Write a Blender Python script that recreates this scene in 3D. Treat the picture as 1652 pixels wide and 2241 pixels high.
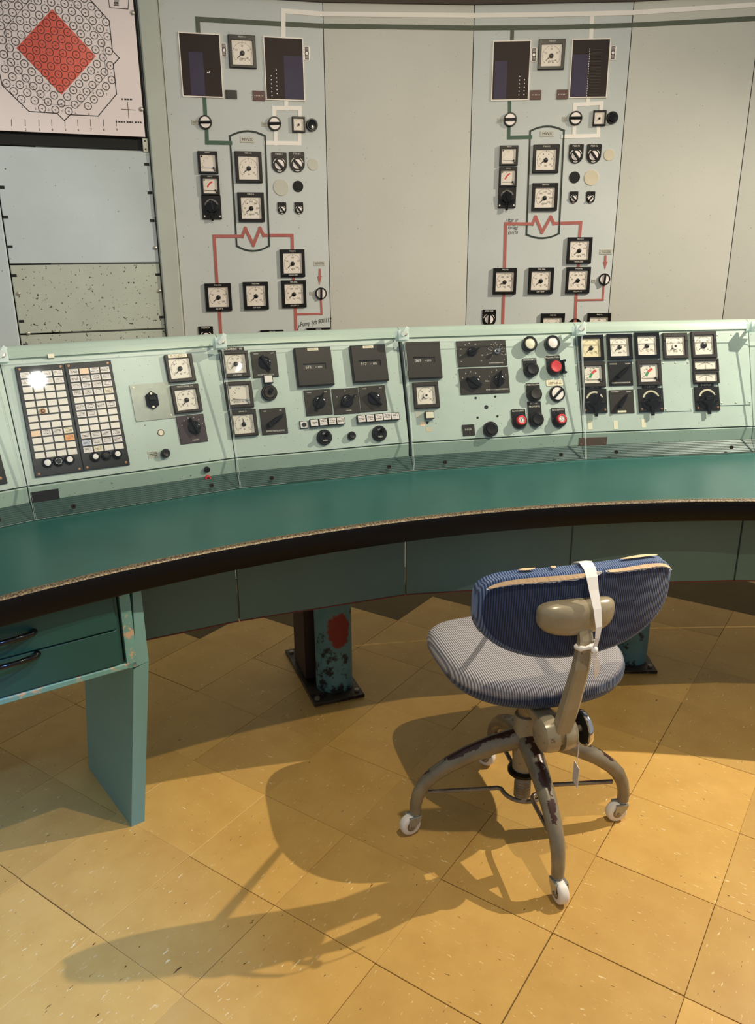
import bpy, math, random
from mathutils import Vector, Matrix
random.seed(7)
for o in list(bpy.data.objects): bpy.data.objects.remove(o, do_unlink=True)
SC = bpy.context.scene
COL = SC.collection
PI = math.pi
# ------------------------------------------------------------------ camera (solved from the floor tile grid)
W, H, FPX = 1652.0, 2241.0, 1717.8
PITCH, ROLL, CAMH = 0.316926, -0.007407, 1.4195
_f = Vector((0, math.cos(PITCH), -math.sin(PITCH))); _r = Vector((1, 0, 0)); _u = _r.cross(_f)
_R = _r*math.cos(ROLL) + _u*math.sin(ROLL); _U = _u*math.cos(ROLL) - _r*math.sin(ROLL)
CAM = Vector((0, 0, CAMH))
cd = bpy.data.cameras.new('camera'); cam = bpy.data.objects.new('camera', cd); COL.objects.link(cam)
cam.matrix_world = Matrix(((_R.x, _U.x, -_f.x, 0), (_R.y, _U.y, -_f.y, 0), (_R.z, _U.z, -_f.z, CAMH), (0, 0, 0, 1)))
cd.sensor_fit = 'VERTICAL'; cd.sensor_height = 24.0; cd.lens = FPX/H*24.0
cd.clip_start = 0.05; cd.clip_end = 60
SC.camera = cam
# ------------------------------------------------------------------ world, lamps, exposure
wd = bpy.data.worlds.new('world'); SC.world = wd; wd.use_nodes = True
wd.node_tree.nodes['Background'].inputs[0].default_value = (0.92, 0.95, 1.0, 1)
wd.node_tree.nodes['Background'].inputs[1].default_value = 0.36
def spot(name, loc, target, power, color, angle=150, blend=0.35, radius=0.02):
    ld = bpy.data.lights.new(name, 'SPOT'); ld.energy = power; ld.color = color
    ld.spot_size = math.radians(angle); ld.spot_blend = blend; ld.shadow_soft_size = radius
    o = bpy.data.objects.new(name, ld); COL.objects.link(o); o.location = loc
    o.rotation_euler = (Vector(target)-Vector(loc)).to_track_quat('-Z', 'Y').to_euler()
    return o
spot('track_lamp_key', (2.48, 2.35, 2.60), (0.1, 1.95, 0.0), 385, (1.0, 0.89, 0.71), 108, 0.8, 0.012)
spot('track_lamp_front', (0.63, 1.20, 2.60), (0.35, 2.4, 0.6), 82, (1.0, 0.86, 0.60), 140, 0.5, 0.015)
spot('track_lamp_cool', (0.6, -0.2, 2.60), (-0.95, 1.02, 0.0), 560, (0.15, 0.38, 1.0), 31, 1.0, 0.05)
spot('track_lamp_rear', (1.37, -0.88, 2.60), (-1.35, 2.6, 1.35), 150, (1.0, 0.97, 0.92), 21, 0.5, 0.05)
SC.view_settings.view_transform = 'Standard'; SC.view_settings.look = 'None'
SC.view_settings.gamma = 1.0; SC.view_settings.use_curve_mapping = False
SC.view_settings.exposure = 0.0
# ------------------------------------------------------------------ pixel rays -> points on real surfaces
def ray(x, y): return _f + _R*((x-W/2)/FPX) + _U*((H/2-y)/FPX)
def on_z(x, y, z):
    d = ray(x, y); return CAM + d*((z-CAMH)/d.z)
def on_plane(x, y, P, N):
    d = ray(x, y); return CAM + d*((Vector(P)-CAM).dot(N)/d.dot(N))
# ------------------------------------------------------------------ materials
def lin(c):
    c = c/255.0
    return c/12.92 if c <= 0.04045 else ((c+0.055)/1.055)**2.4
def rgb(c): return (lin(c[0]), lin(c[1]), lin(c[2]), 1)
class NT:
    def __init__(s, name):
        s.m = bpy.data.materials.new(name); s.m.use_nodes = True
        s.t = s.m.node_tree; s.b = s.t.nodes['Principled BSDF']; s.out = s.t.nodes['Material Output']
    def n(s, typ, **kw):
        nd = s.t.nodes.new(typ)
        for k, v in kw.items():
            if k.startswith('_'): setattr(nd, k[1:], v)
            else: nd.inputs[k].default_value = v
        return nd
    def l(s, a, b): s.t.links.new(a, b)
    def coord(s, scale=(1, 1, 1), kind='Object', loc=(0, 0, 0), rot=(0, 0, 0)):
        tc = s.n('ShaderNodeTexCoord'); mp = s.n('ShaderNodeMapping')
        mp.inputs['Scale'].default_value = scale; mp.inputs['Location'].default_value = loc; mp.inputs['Rotation'].default_value = rot
        s.l(tc.outputs[kind], mp.inputs['Vector']); return mp.outputs['Vector']
    def noise(s, vec, scale, detail=4, rough=0.55):
        nd = s.n('ShaderNodeTexNoise'); nd.inputs['Scale'].default_value = scale
        nd.inputs['Detail'].default_value = detail; nd.inputs['Roughness'].default_value = rough
        if vec: s.l(vec, nd.inputs['Vector'])
        return nd.outputs['Fac']
    def ramp(s, fac, stops):
        nd = s.n('ShaderNodeValToRGB'); cr = nd.color_ramp
        while len(cr.elements) < len(stops): cr.elements.new(0.5)
        for e, (p, c) in zip(cr.elements, stops): e.position = p; e.color = c
        s.l(fac, nd.inputs['Fac']); return nd.outputs['Color']
    def step(s, fac, a, b):
        return s.ramp(fac, [(a, (0, 0, 0, 1)), (b, (1, 1, 1, 1))])
    def mix(s, fac, a, b, typ='MIX'):
        nd = s.n('ShaderNodeMix', _data_type='RGBA', _blend_type=typ)
        for sock, v in ((nd.inputs[0], fac), (nd.inputs[6], a), (nd.inputs[7], b)):
            if isinstance(v, (int, float)): sock.default_value = v
            elif isinstance(v, tuple): sock.default_value = v
            else: s.l(v, sock)
        return nd.outputs[2]
    def math(s, op, a, b=0.0):
        nd = s.n('ShaderNodeMath', _operation=op)
        for i, v in enumerate((a, b)):
            if isinstance(v, (int, float)): nd.inputs[i].default_value = v
            else: s.l(v, nd.inputs[i])
        return nd.outputs[0]
    def color(s, v):
        if isinstance(v, tuple): s.b.inputs['Base Color'].default_value = v
        else: s.l(v, s.b.inputs['Base Color'])
    def set(s, **kw):
        for k, v in kw.items():
            s.b.inputs[k.replace('_', ' ')].default_value = v
    def bump(s, hgt, strength=0.2, dist=0.001):
        nd = s.n('ShaderNodeBump', Strength=strength, Distance=dist)
        s.l(hgt, nd.inputs['Height']); s.l(nd.outputs['Normal'], s.b.inputs['Normal'])
def paint(name, c, rough=0.45, var=0.10, scale=9.0, metal=0.0, speck=None, bump=0.0, spec=0.5, coat=0.0):
    k = NT(name); v = k.coord()
    base = rgb(c); dk = tuple(x*(1-var) for x in base[:3])+(1,); lt = tuple(min(1, x*(1+var)) for x in base[:3])+(1,)
    n = k.noise(v, scale, 6, 0.6)
    col = k.ramp(n, [(0.3, dk), (0.7, lt)])
    if speck:
        sp = k.step(k.noise(v, speck[1], 2, 0.5), speck[2], speck[2]+0.03)
        col = k.mix(sp, col, rgb(speck[0]))
    k.color(col); k.set(Roughness=rough, Metallic=metal)
    k.b.inputs['Specular IOR Level'].default_value = spec
    if coat: k.b.inputs['Coat Weight'].default_value = coat; k.b.inputs['Coat Roughness'].default_value = 0.15
    if bump: k.bump(k.noise(v, 220, 3), bump, 0.0008)
    return k.m
def worn(name, c, c2, scale, thr, rough=0.5, metal=0.0, stretch=(1, 1, 1), rough2=None, bump=0.15):
    k = NT(name); v = k.coord(stretch)
    n = k.noise(v, scale, 8, 0.65); f = k.step(n, thr, thr+0.06)
    b = rgb(c); var = k.noise(k.coord(), 14, 5)
    bc = k.ramp(var, [(0.3, tuple(x*0.86 for x in b[:3])+(1,)), (0.7, tuple(min(1, x*1.1) for x in b[:3])+(1,))])
    k.color(k.mix(f, bc, rgb(c2))); k.set(Roughness=rough, Metallic=metal)
    k.bump(k.math('SUBTRACT', 1.0, f), bump, 0.001)
    return k.m
M = {}
M['panel'] = paint('console_green_paint', (182, 196, 188), 0.38, 0.07, 5, speck=((104, 106, 90), 150, 0.715), bump=0.05)
M['rail'] = paint('console_rail_paint', (160, 178, 166), 0.34, 0.06, 5, bump=0.12)
M['riser'] = paint('console_riser_paint', (156, 176, 164), 0.42, 0.06, 6, speck=((90, 96, 84), 140, 0.71))
M['strip'] = paint('ribbed_strip_green', (46, 76, 70), 0.42, 0.14, 60)
M['desk'] = paint('linoleum_green', (32, 83, 78), 0.36, 0.12, 3.2, bump=0.10)
M['edge'] = paint('black_edge', (7, 6, 7), 0.45, 0.15, 30, bump=0.25, spec=0.2)
M['edge_glint'] = worn('edge_highlight_speckle', (62, 52, 40), (134, 116, 86), 230, 0.47, 0.34, 0.2)  # gold speckle paints in the bright highlight along the black edge
M['apron'] = paint('apron_green', (74, 100, 94), 0.5, 0.06, 5, speck=((30, 36, 34), 45, 0.755))
M['apron_edge'] = paint('apron_edge_oxide', (92, 26, 20), 0.6)
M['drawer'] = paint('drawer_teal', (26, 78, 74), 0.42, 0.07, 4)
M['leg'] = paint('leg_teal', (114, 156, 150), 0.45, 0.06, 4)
M['drawer_frame'] = worn('drawer_frame_worn', (112, 160, 150), (196, 164, 132), 55, 0.56, 0.55)
M['wall'] = paint('wall_green_grey', (190, 195, 193), 0.62, 0.05, 3.0, speck=((120, 122, 108), 130, 0.735), bump=0.06)
M['wall2'] = paint('wall_green_plain', (193, 192, 183), 0.62, 0.05, 2.2, speck=((120, 122, 108), 130, 0.735), bump=0.06)
M['rack'] = paint('rack_green', (178, 188, 190), 0.55, 0.06, 3.5, speck=((70, 74, 60), 90, 0.74), bump=0.05)
M['rack_old'] = paint('rack_green_speckled', (168, 174, 160), 0.55, 0.08, 5, speck=((60, 62, 46), 95, 0.665), bump=0.06)
M['post'] = paint('rack_post_green', (168, 174, 164), 0.55, 0.06, 4, speck=((70, 74, 60), 60, 0.77))
M['gap'] = paint('dark_gap', (18, 18, 16), 0.8)
M['soffit_shadow'] = paint('soffit_shadow_brown', (66, 54, 44), 0.7, 0.1, 3)  # brown stands for the shadow in the gap below the soffit
M['lip'] = paint('soffit_green', (120, 164, 146), 0.5)
M['black'] = paint('black_bakelite', (15, 13, 12), 0.36, 0.2, 40, spec=0.35)
M['blackgloss'] = paint('black_gloss', (8, 8, 8), 0.12, 0.2, 40)
M['plate'] = paint('dark_engraved_plate', (44, 38, 32), 0.45, 0.10, 20, speck=((96, 92, 86), 260, 0.71), spec=0.3)
M['plum'] = paint('plum_engraved_plate', (62, 50, 54), 0.45, 0.08, 20, spec=0.3)
M['bezel'] = paint('bezel_brown_black', (40, 33, 28), 0.42, 0.12, 30, spec=0.35)
M['dial'] = paint('dial_cream', (232, 222, 212), 0.5, 0.02, 8)
M['dial_old'] = paint('dial_yellowed', (232, 216, 180), 0.5, 0.02, 8)
M['ink'] = paint('black_ink', (26, 24, 24), 0.6, 0.1, 30)
M['grey_ink'] = paint('grey_ink', (112, 106, 104), 0.6, 0.1, 30)
M['white_ink'] = paint('white_engraving', (226, 220, 208), 0.6, 0.03, 30)
M['white'] = paint('white_plastic', (236, 226, 222), 0.4, 0.03, 12)
M['cream'] = paint('cream_plastic', (228, 220, 196), 0.45, 0.03, 12)
M['red'] = paint('red_plastic', (206, 52, 56), 0.38, 0.08, 20)
M['scale_red'] = paint('scale_red', (212, 70, 58), 0.5)
M['scale_green'] = paint('scale_green', (46, 140, 84), 0.5)
M['orange'] = paint('orange_label', (238, 168, 112), 0.55, 0.04)
M['pale_orange'] = paint('pale_orange_label', (240, 206, 176), 0.55, 0.04)
M['screw'] = paint('steel_screw', (196, 190, 176), 0.35, 0.1, 60, metal=0.7)
M['brass'] = paint('aged_brass_screw', (150, 112, 84), 0.4, 0.15, 60, metal=0.6)
M['alu'] = paint('aluminium_plate', (150, 154, 144), 0.34, 0.1, 30, metal=0.25)
M['brown_plate'] = paint('brown_nameplate', (104, 82, 70), 0.4, 0.12, 40, metal=0.2)
M['chrome'] = paint('chrome', (220, 220, 222), 0.10, 0.03, 20, metal=1.0)
M['line_white'] = paint('mimic_white', (236, 230, 222), 0.6, 0.03)
M['line_dark'] = paint('mimic_dark_green', (74, 82, 66), 0.6, 0.08)
M['line_green'] = paint('mimic_green', (62, 92, 74), 0.6, 0.08)
M['line_red'] = paint('mimic_red', (166, 92, 84), 0.6, 0.10)
M['line_black'] = paint('mimic_black', (30, 44, 36), 0.6, 0.1)
M['display'] = paint('dark_display', (50, 40, 38), 0.5, 0.12, 4, spec=0.15)
M['display_inner'] = paint('display_inner_violet', (66, 60, 80), 0.5, 0.12, 6, spec=0.15)
M['oxide'] = paint('oxide_red_plate', (84, 46, 44), 0.5)
M['blank'] = paint('blank_disc_green', (186, 184, 172), 0.5, 0.05)
M['blank_warm'] = paint('blank_disc_cream', (200, 190, 166), 0.5, 0.05)
M['paper'] = paint('poster_paper', (226, 214, 214), 0.55, 0.05, 2.2, bump=0.08)
M['diamond'] = paint('red_foil', (214, 84, 68), 0.35, 0.10, 6)
M['beige'] = worn('beige_enamel', (156, 144, 118), (92, 60, 44), 34, 0.63, 0.26, 0.05)
def leg_enamel():
    # beige enamel rubbed through to dark metal along the upper side, where feet rest
    k = NT('worn_leg_enamel'); v = k.coord(); g = k.n('ShaderNodeNewGeometry'); sp = k.n('ShaderNodeSeparateXYZ'); k.l(g.outputs['Normal'], sp.inputs[0])
    pz = k.n('ShaderNodeSeparateXYZ'); k.l(g.outputs['Position'], pz.inputs[0])
    n = k.noise(v, 26, 6, 0.65); hi = k.step(pz.outputs['Z'], 0.10, 0.14)
    f = k.step(k.math('ADD', k.math('MULTIPLY', sp.outputs['Z'], 0.62), n), 0.98, 1.08); f = k.math('MULTIPLY', f, hi)
    c = k.ramp(k.noise(v, 16, 5), [(0.3, rgb((118, 108, 90))), (0.7, rgb((146, 136, 114)))])
    k.color(k.mix(f, c, rgb((66, 42, 34)))); k.set(Roughness=0.30, Metallic=0.15); return k.m
M['beige_leg'] = leg_enamel()
M['thread'] = paint('dirty_steel', (140, 130, 112), 0.4, 0.2, 60, metal=0.5)
M['fork'] = paint('caster_steel', (170, 168, 160), 0.32, 0.1, 50, metal=0.6)
M['wheel'] = paint('white_nylon', (232, 226, 218), 0.4, 0.04, 40)
M['ribbon'] = paint('white_ribbon', (238, 234, 230), 0.6, 0.03, 30, bump=0.1)
M['foam'] = paint('torn_foam', (226, 192, 152), 0.8, 0.12, 60, bump=0.3)
M['fray'] = paint('frayed_threads', (196, 196, 200), 0.9, 0.2, 120, bump=0.4)
M['plate_rust'] = worn('rusty_baseplate', (70, 58, 48), (38, 26, 22), 18, 0.5, 0.4, 0.4)
M['beam'] = paint('beam_dark_oxide', (44, 26, 20), 0.6, 0.2, 12)
M['slab'] = paint('floor_screed', (96, 78, 44), 0.8)
def tile_mat():
    k = NT('vinyl_tile_ochre'); v = k.coord()
    oi = k.n('ShaderNodeObjectInfo')
    off = k.n('ShaderNodeVectorMath', _operation='SCALE'); k.l(oi.outputs['Location'], off.inputs[0]); off.inputs[3].default_value = 3.7
    add = k.n('ShaderNodeVectorMath', _operation='ADD'); k.l(v, add.inputs[0]); k.l(off.outputs[0], add.inputs[1])
    def mp(sc):
        m = k.n('ShaderNodeMapping'); m.inputs['Scale'].default_value = sc; k.l(add.outputs[0], m.inputs['Vector']); return m.outputs['Vector']
    base = k.ramp(k.noise(mp((1, 1, 1)), 9, 6, 0.6), [(0.25, rgb((196, 152, 80))), (0.75, rgb((212, 170, 94)))])
    tint = k.ramp(oi.outputs['Random'], [(0.0, (0.86, 0.86, 0.88, 1)), (1.0, (1.06, 1.05, 1.02, 1))])
    base = k.mix(1.0, base, tint, 'MULTIPLY')
    f1 = k.step(k.noise(mp((0.30, 1, 1)), 150, 3, 0.6), 0.655, 0.685)
    gate = k.step(k.noise(mp((1, 1, 1)), 12, 2), 0.40, 0.60)
    f1 = k.math('MULTIPLY', f1, gate)
    base = k.mix(f1, base, rgb((236, 214, 160)))
    f2v = k.noise(mp((0.34, 1.0, 1)), 115, 4, 0.6)
    base = k.mix(k.step(f2v, 0.69, 0.715), base, rgb((88, 62, 30)))
    smudge = k.step(k.noise(mp((1, 1, 1)), 4.5, 4), 0.60, 0.85)
    base = k.mix(k.math('MULTIPLY', smudge, 0.25), base, rgb((160, 138, 108)))
    k.color(base); k.set(Roughness=0.42)
    k.b.inputs['Specular IOR Level'].default_value = 0.42
    k.bump(k.noise(mp((1, 1, 1)), 30, 4), 0.06, 0.002)
    return k.m
M['tile'] = tile_mat()
def corduroy(name, groove, rib, worncol, axis_scale, wear):
    k = NT(name); v = k.coord()
    wv = k.n('ShaderNodeTexWave', _wave_type='BANDS', _bands_direction='X'); wv.inputs['Scale'].default_value = axis_scale
    wv.inputs['Distortion'].default_value = 0.25; wv.inputs['Detail'].default_value = 1.0; wv.inputs['Detail Scale'].default_value = 0.4
    k.l(v, wv.inputs['Vector'])
    st = k.step(wv.outputs['Fac'], 0.25, 0.75)
    ribc = rgb(rib)
    nz = k.noise(v, 9, 4)
    if wear:
        # sat-on fading: pale on the raised top surface, full dye on the skirts
        geo = k.n('ShaderNodeSeparateXYZ'); k.l(v, geo.inputs[0])
        f = k.math('ADD', k.math('MULTIPLY', geo.outputs['Z'], 34.0), k.math('MULTIPLY', nz, 0.5))
        f = k.math('SUBTRACT', f, k.math('MULTIPLY', geo.outputs['X'], 1.6))
        f = k.step(f, wear[0], wear[1])
        ribc = k.mix(f, rgb(rib), rgb(worncol))
        gr = k.mix(f, rgb(groove), rgb((112, 112, 124)))
    else:
        ribc = k.mix(k.step(nz, 0.35, 0.8), rgb(rib), rgb(worncol)); gr = rgb(groove)
    k.color(k.mix(st, gr, ribc)); k.set(Roughness=0.85)
    k.b.inputs['Sheen Weight'].default_value = 0.25
    k.bump(wv.outputs['Fac'], 0.7, 0.002)
    return k.m
M['cord_seat'] = corduroy('corduroy_seat', (16, 24, 48), (72, 90, 126), (190, 182, 178), 58, (0.62, 1.35))
M['cord_back'] = corduroy('corduroy_back', (6, 16, 44), (22, 52, 106), (38, 74, 130), 58, None)
M['cord_top'] = corduroy('corduroy_piping', (36, 56, 100), (84, 112, 160), (124, 144, 180), 58, None)
def acrylic(name, tint, edge=False, rough=0.02, f0=0.020):
    k = NT(name); k.t.nodes.remove(k.b)
    tr = k.n('ShaderNodeBsdfTransparent'); tr.inputs[0].default_value = tint
    gl = k.n('ShaderNodeBsdfGlossy'); gl.inputs['Roughness'].default_value = rough if not edge else 0.25
    gl.inputs[0].default_value = (1, 1, 1, 1)
    mx = k.n('ShaderNodeMixShader'); k.l(tr.outputs[0], mx.inputs[1]); 
    if edge:
        df = k.n('ShaderNodeBsdfTranslucent'); df.inputs[0].default_value = (0.85, 0.93, 0.92, 1)
        d2 = k.n('ShaderNodeBsdfDiffuse'); d2.inputs[0].default_value = (0.85, 0.93, 0.92, 1)
        ad = k.n('ShaderNodeMixShader'); ad.inputs[0].default_value = 0.5; k.l(df.outputs[0], ad.inputs[1]); k.l(d2.outputs[0], ad.inputs[2])
        k.l(ad.outputs[0], mx.inputs[2]); mx.inputs[0].default_value = 0.85
    else:
        lw = k.n('ShaderNodeLayerWeight'); lw.inputs[0].default_value = 0.5      # Schlick reflectance, the same from both sides
        k.l(gl.outputs[0], mx.inputs[2])
        k.l(k.math('ADD', k.math('MULTIPLY', k.math('POWER', lw.outputs['Facing'], 5.0), 0.6), f0), mx.inputs[0])
    k.l(mx.outputs[0], k.out.inputs['Surface']); return k.m
M['acrylic'] = acrylic('clear_acrylic', (0.97, 0.985, 0.98, 1))
M['acrylic_edge'] = acrylic('acrylic_polished_edge', (0.9, 0.96, 0.95, 1), True)
M['lens'] = acrylic('gauge_glass', (0.97, 0.97, 0.96, 1), False, 0.35, 0.010)
def label_print(name, paper, ink):
    k = NT(name); tc = k.n('ShaderNodeTexCoord'); sp = k.n('ShaderNodeSeparateXYZ'); k.l(tc.outputs['Generated'], sp.inputs[0])
    oi = k.n('ShaderNodeObjectInfo')
    y = sp.outputs['Y']; x = sp.outputs['X']
    rows = k.math('FRACT', k.math('ADD', k.math('MULTIPLY', y, 4.2), 0.15))
    line = k.math('MULTIPLY', k.math('GREATER_THAN', rows, 0.35), k.math('LESS_THAN', rows, 0.85))
    inx = k.math('LESS_THAN', k.math('ABSOLUTE', k.math('SUBTRACT', x, 0.5)), 0.40)
    iny = k.math('LESS_THAN', k.math('ABSOLUTE', k.math('SUBTRACT', y, 0.5)), 0.36)
    cb = k.n('ShaderNodeCombineXYZ'); k.l(k.math('MULTIPLY', x, 26.0), cb.inputs[0])
    k.l(k.math('MULTIPLY', k.math('FLOOR', k.math('MULTIPLY', y, 4.2)), 7.3), cb.inputs[1]); k.l(k.math('MULTIPLY', oi.outputs['Random'], 90.0), cb.inputs[2])
    nz = k.noise(cb.outputs[0], 1.0, 1)
    t = k.math('MULTIPLY', k.math('MULTIPLY', line, inx), k.math('MULTIPLY', iny, k.math('GREATER_THAN', nz, 0.44)))
    k.color(k.mix(t, rgb(paper), rgb(ink))); k.set(Roughness=0.5); return k.m
M['print'] = label_print('printed_window', (236, 224, 220), (44, 40, 42))
M['print_light'] = label_print('printed_window_faint', (238, 228, 222), (150, 134, 130))
M['print_orange'] = label_print('printed_window_orange', (240, 170, 112), (150, 84, 50))
M['print_blue'] = label_print('printed_window_blue', (206, 206, 222), (70, 70, 84))
M['print_cream'] = label_print('printed_label_cream', (236, 224, 198), (120, 96, 80))
M['print_wall'] = label_print('printed_label_wall', (180, 178, 166), (44, 46, 42))
M['print_black'] = label_print('engraved_black_label', (30, 26, 26), (210, 200, 196))
def column_mat():
    k = NT('column_paint_patched'); v = k.coord()
    base = k.ramp(k.noise(v, 8, 5), [(0.3, rgb((70, 112, 116))), (0.7, rgb((96, 138, 140)))])
    sx = k.n('ShaderNodeSeparateXYZ'); k.l(v, sx.inputs[0])
    # black scuffing that thickens towards the plate, a patch of red primer facing the room
    low = k.math('SUBTRACT', k.noise(v, 24, 6, 0.7), k.math('MULTIPLY', sx.outputs['Z'], 0.55))
    base = k.mix(k.step(low, 0.44, 0.52), base, rgb((16, 20, 20)))
    dv = k.n('ShaderNodeVectorMath', _operation='DISTANCE')
    st = k.n('ShaderNodeMapping'); st.inputs['Scale'].default_value = (1.6, 1.0, 1.0); k.l(v, st.inputs['Vector'])
    k.l(st.outputs[0], dv.inputs[0]); dv.inputs[1].default_value = (0.016*1.6, 0.027, 0.243)
    patch = k.math('ADD', dv.outputs['Value'], k.math('MULTIPLY', k.noise(v, 45, 5, 0.7), 0.05))
    base = k.mix(k.step(patch, 0.082, 0.092), rgb((118, 28, 18)), base)
    k.color(base); k.set(Roughness=0.5); return k.m
M['column'] = column_mat()
M['column_plain'] = worn('column_paint_plain', (80, 120, 124), (18, 22, 22), 26, 0.56, 0.5)
# ------------------------------------------------------------------ mesh builder
class MB:
    def __init__(s): s.v = []; s.f = []; s.mi = []; s.cur = 0
    def add(s, vs, fs, X=None):
        b = len(s.v)
        s.v += [tuple(X @ Vector(v)) if X is not None else tuple(v) for v in vs]
        s.f += [tuple(b+i for i in f) for f in fs]; s.mi += [s.cur]*len(fs)
        return s
    def box(s, c, d, X=None, bev=0.0):
        x, y, z = c; a, b, h = d[0]/2, d[1]/2, d[2]/2
        if bev <= 0:
            vs = [(x+i*a, y+j*b, z+k*h) for k in (-1, 1) for j in (-1, 1) for i in (-1, 1)]
            return s.add(vs, [(0, 2, 3, 1), (4, 5, 7, 6), (0, 1, 5, 4), (2, 6, 7, 3), (0, 4, 6, 2), (1, 3, 7, 5)], X)
        e = min(bev, a*0.9, b*0.9, h*0.9)
        def ring(ix, zz): return [(x-a+ix, y-b+ix, zz), (x+a-ix, y-b+ix, zz), (x+a-ix, y+b-ix, zz), (x-a+ix, y+b-ix, zz)]
        return s.loft([ring(e, z-h), ring(0, z-h+e), ring(0, z+h-e), ring(e, z+h)], X)
    def loft(s, rings, X=None, cap0=True, cap1=True, closed=True):
        n = len(rings[0]); vs = [p for r in rings for p in r]; fs = []
        for k in range(len(rings)-1):
            for i in range(n if closed else n-1):
                j = (i+1) % n; fs.append((k*n+i, k*n+j, (k+1)*n+j, (k+1)*n+i))
        if cap0: fs.append(tuple(reversed(range(n))))
        if cap1: fs.append(tuple(range((len(rings)-1)*n, len(rings)*n)))
        return s.add(vs, fs, X)
    def cyl(s, c, r, h, n=20, X=None, r2=None, bev=0.0):
        r2 = r if r2 is None else r2
        def ring(rr, z): return [(c[0]+rr*math.cos(2*PI*i/n), c[1]+rr*math.sin(2*PI*i/n), c[2]+z) for i in range(n)]
        rg = [ring(r, 0)]
        if bev: rg += [ring(r2, h-bev), ring(r2-bev, h)]
        else: rg += [ring(r2, h)]
        return s.loft(rg, X)
    def lathe(s, prof, n=24, X=None, c=(0, 0, 0)):
        return s.loft([[(c[0]+r*math.cos(2*PI*i/n), c[1]+r*math.sin(2*PI*i/n), c[2]+z) for i in range(n)] for r, z in prof], X)
    def ringf(s, c, r0, r1, z, n=24, X=None, h=0.0):
        a = [(c[0]+r0*math.cos(2*PI*i/n), c[1]+r0*math.sin(2*PI*i/n), z) for i in range(n)]
        b = [(c[0]+r1*math.cos(2*PI*i/n), c[1]+r1*math.sin(2*PI*i/n), z) for i in range(n)]
        return s.loft([a, b], X, False, False)
    def prism(s, out, z0, z1, X=None):
        return s.loft([[(p[0], p[1], z0) for p in out], [(p[0], p[1], z1) for p in out]], X)
    def quad(s, a, b, c, d, X=None): return s.add([a, b, c, d], [(0, 1, 2, 3)], X)
    def tube(s, path, r, n=10, X=None, up=Vector((0, 0, 1)), flat=None):
        P = [Vector(p) for p in path]; rings = []
        R = r if isinstance(r, (list, tuple)) else [r]*len(P)
        t0 = (P[1]-P[0]).normalized(); a = t0.cross(up)
        if a.length < 1e-4: a = t0.cross(Vector((1, 0, 0)))
        a.normalize()
        for i, p in enumerate(P):
            t = ((P[min(i+1, len(P)-1)]-p).normalized() + (p-P[max(i-1, 0)]).normalized())
            t = t.normalized() if t.length > 1e-6 else t0
            a = (a - t*a.dot(t)); a = a.normalized() if a.length > 1e-6 else t.cross(Vector((0, 1, 0))).normalized()
            b = t.cross(a)
            fl = 1.0 if flat is None else flat
            rings.append([tuple(p + a*(R[i]*math.cos(2*PI*k/n)) + b*(R[i]*fl*math.sin(2*PI*k/n))) for k in range(n)])
        return s.loft(rings, X)
    def strip(s, path, w, N, h=0.0015, lift=0.0006):
        # flat painted band along a polyline lying in a plane with normal N
        N = Vector(N).normalized(); P = [Vector(p) for p in path]
        for i in range(len(P)-1):
            a, b = P[i], P[i+1]; t = (b-a).normalized(); q = N.cross(t)*(w/2)
            ea = t*(w/2) if i > 0 else t*0; eb = t*(w/2) if i < len(P)-2 else t*0
            c = [a-ea-q, b+eb-q, b+eb+q, a-ea+q]
            s.loft([[tuple(x+N*lift*0) for x in c], [tuple(x+N*(lift+h)) for x in c]])
        return s
    def mesh(s, name, mat, smooth=False):
        me = bpy.data.meshes.new(name); me.from_pydata(s.v, [], s.f)
        mats = mat if isinstance(mat, (list, tuple)) else [mat]
        for m in mats: me.materials.append(M[m] if isinstance(m, str) else m)
        if len(mats) > 1:
            for p, i in zip(me.polygons, s.mi): p.material_index = i
        me.validate(); me.update()
        import bmesh
        bm = bmesh.new(); bm.from_mesh(me); bmesh.ops.recalc_face_normals(bm, faces=bm.faces)
        bm.to_mesh(me); bm.free()
        if smooth:
            for p in me.polygons: p.use_smooth = True
            try: me.set_sharp_from_angle(angle=math.radians(smooth if smooth > 1 else 40))
            except Exception: pass
        return me
WM = {}
def obj(name, me, parent=None, X=None, label=None, cat=None, group=None, kind=None):
    """X = world matrix (default: the parent's)."""
    o = bpy.data.objects.new(name, me); COL.objects.link(o)
    if X is None: X = WM[parent.name] if parent else Matrix.Identity(4)
    WM[o.name] = X.copy()
    if parent:
        o.parent = parent; o.matrix_parent_inverse = Matrix.Identity(4)
        o.matrix_basis = WM[parent.name].inverted() @ X
    else: o.matrix_basis = X
    if label: o['label'] = label
    if cat: o['category'] = cat
    if group: o['group'] = group
    if kind: o['kind'] = kind
    return o
def mk(mb, name, mat, parent=None, X=None, smooth=False, **kw):
    return obj(name, mb.mesh(name, mat, smooth), parent, X, **kw)
def empty(name, loc, label=None, cat=None, group=None, X=None):
    return obj(name, None, None, X if X is not None else Matrix.Translation(Vector(loc)), label, cat, group)
_tc = {}
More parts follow.
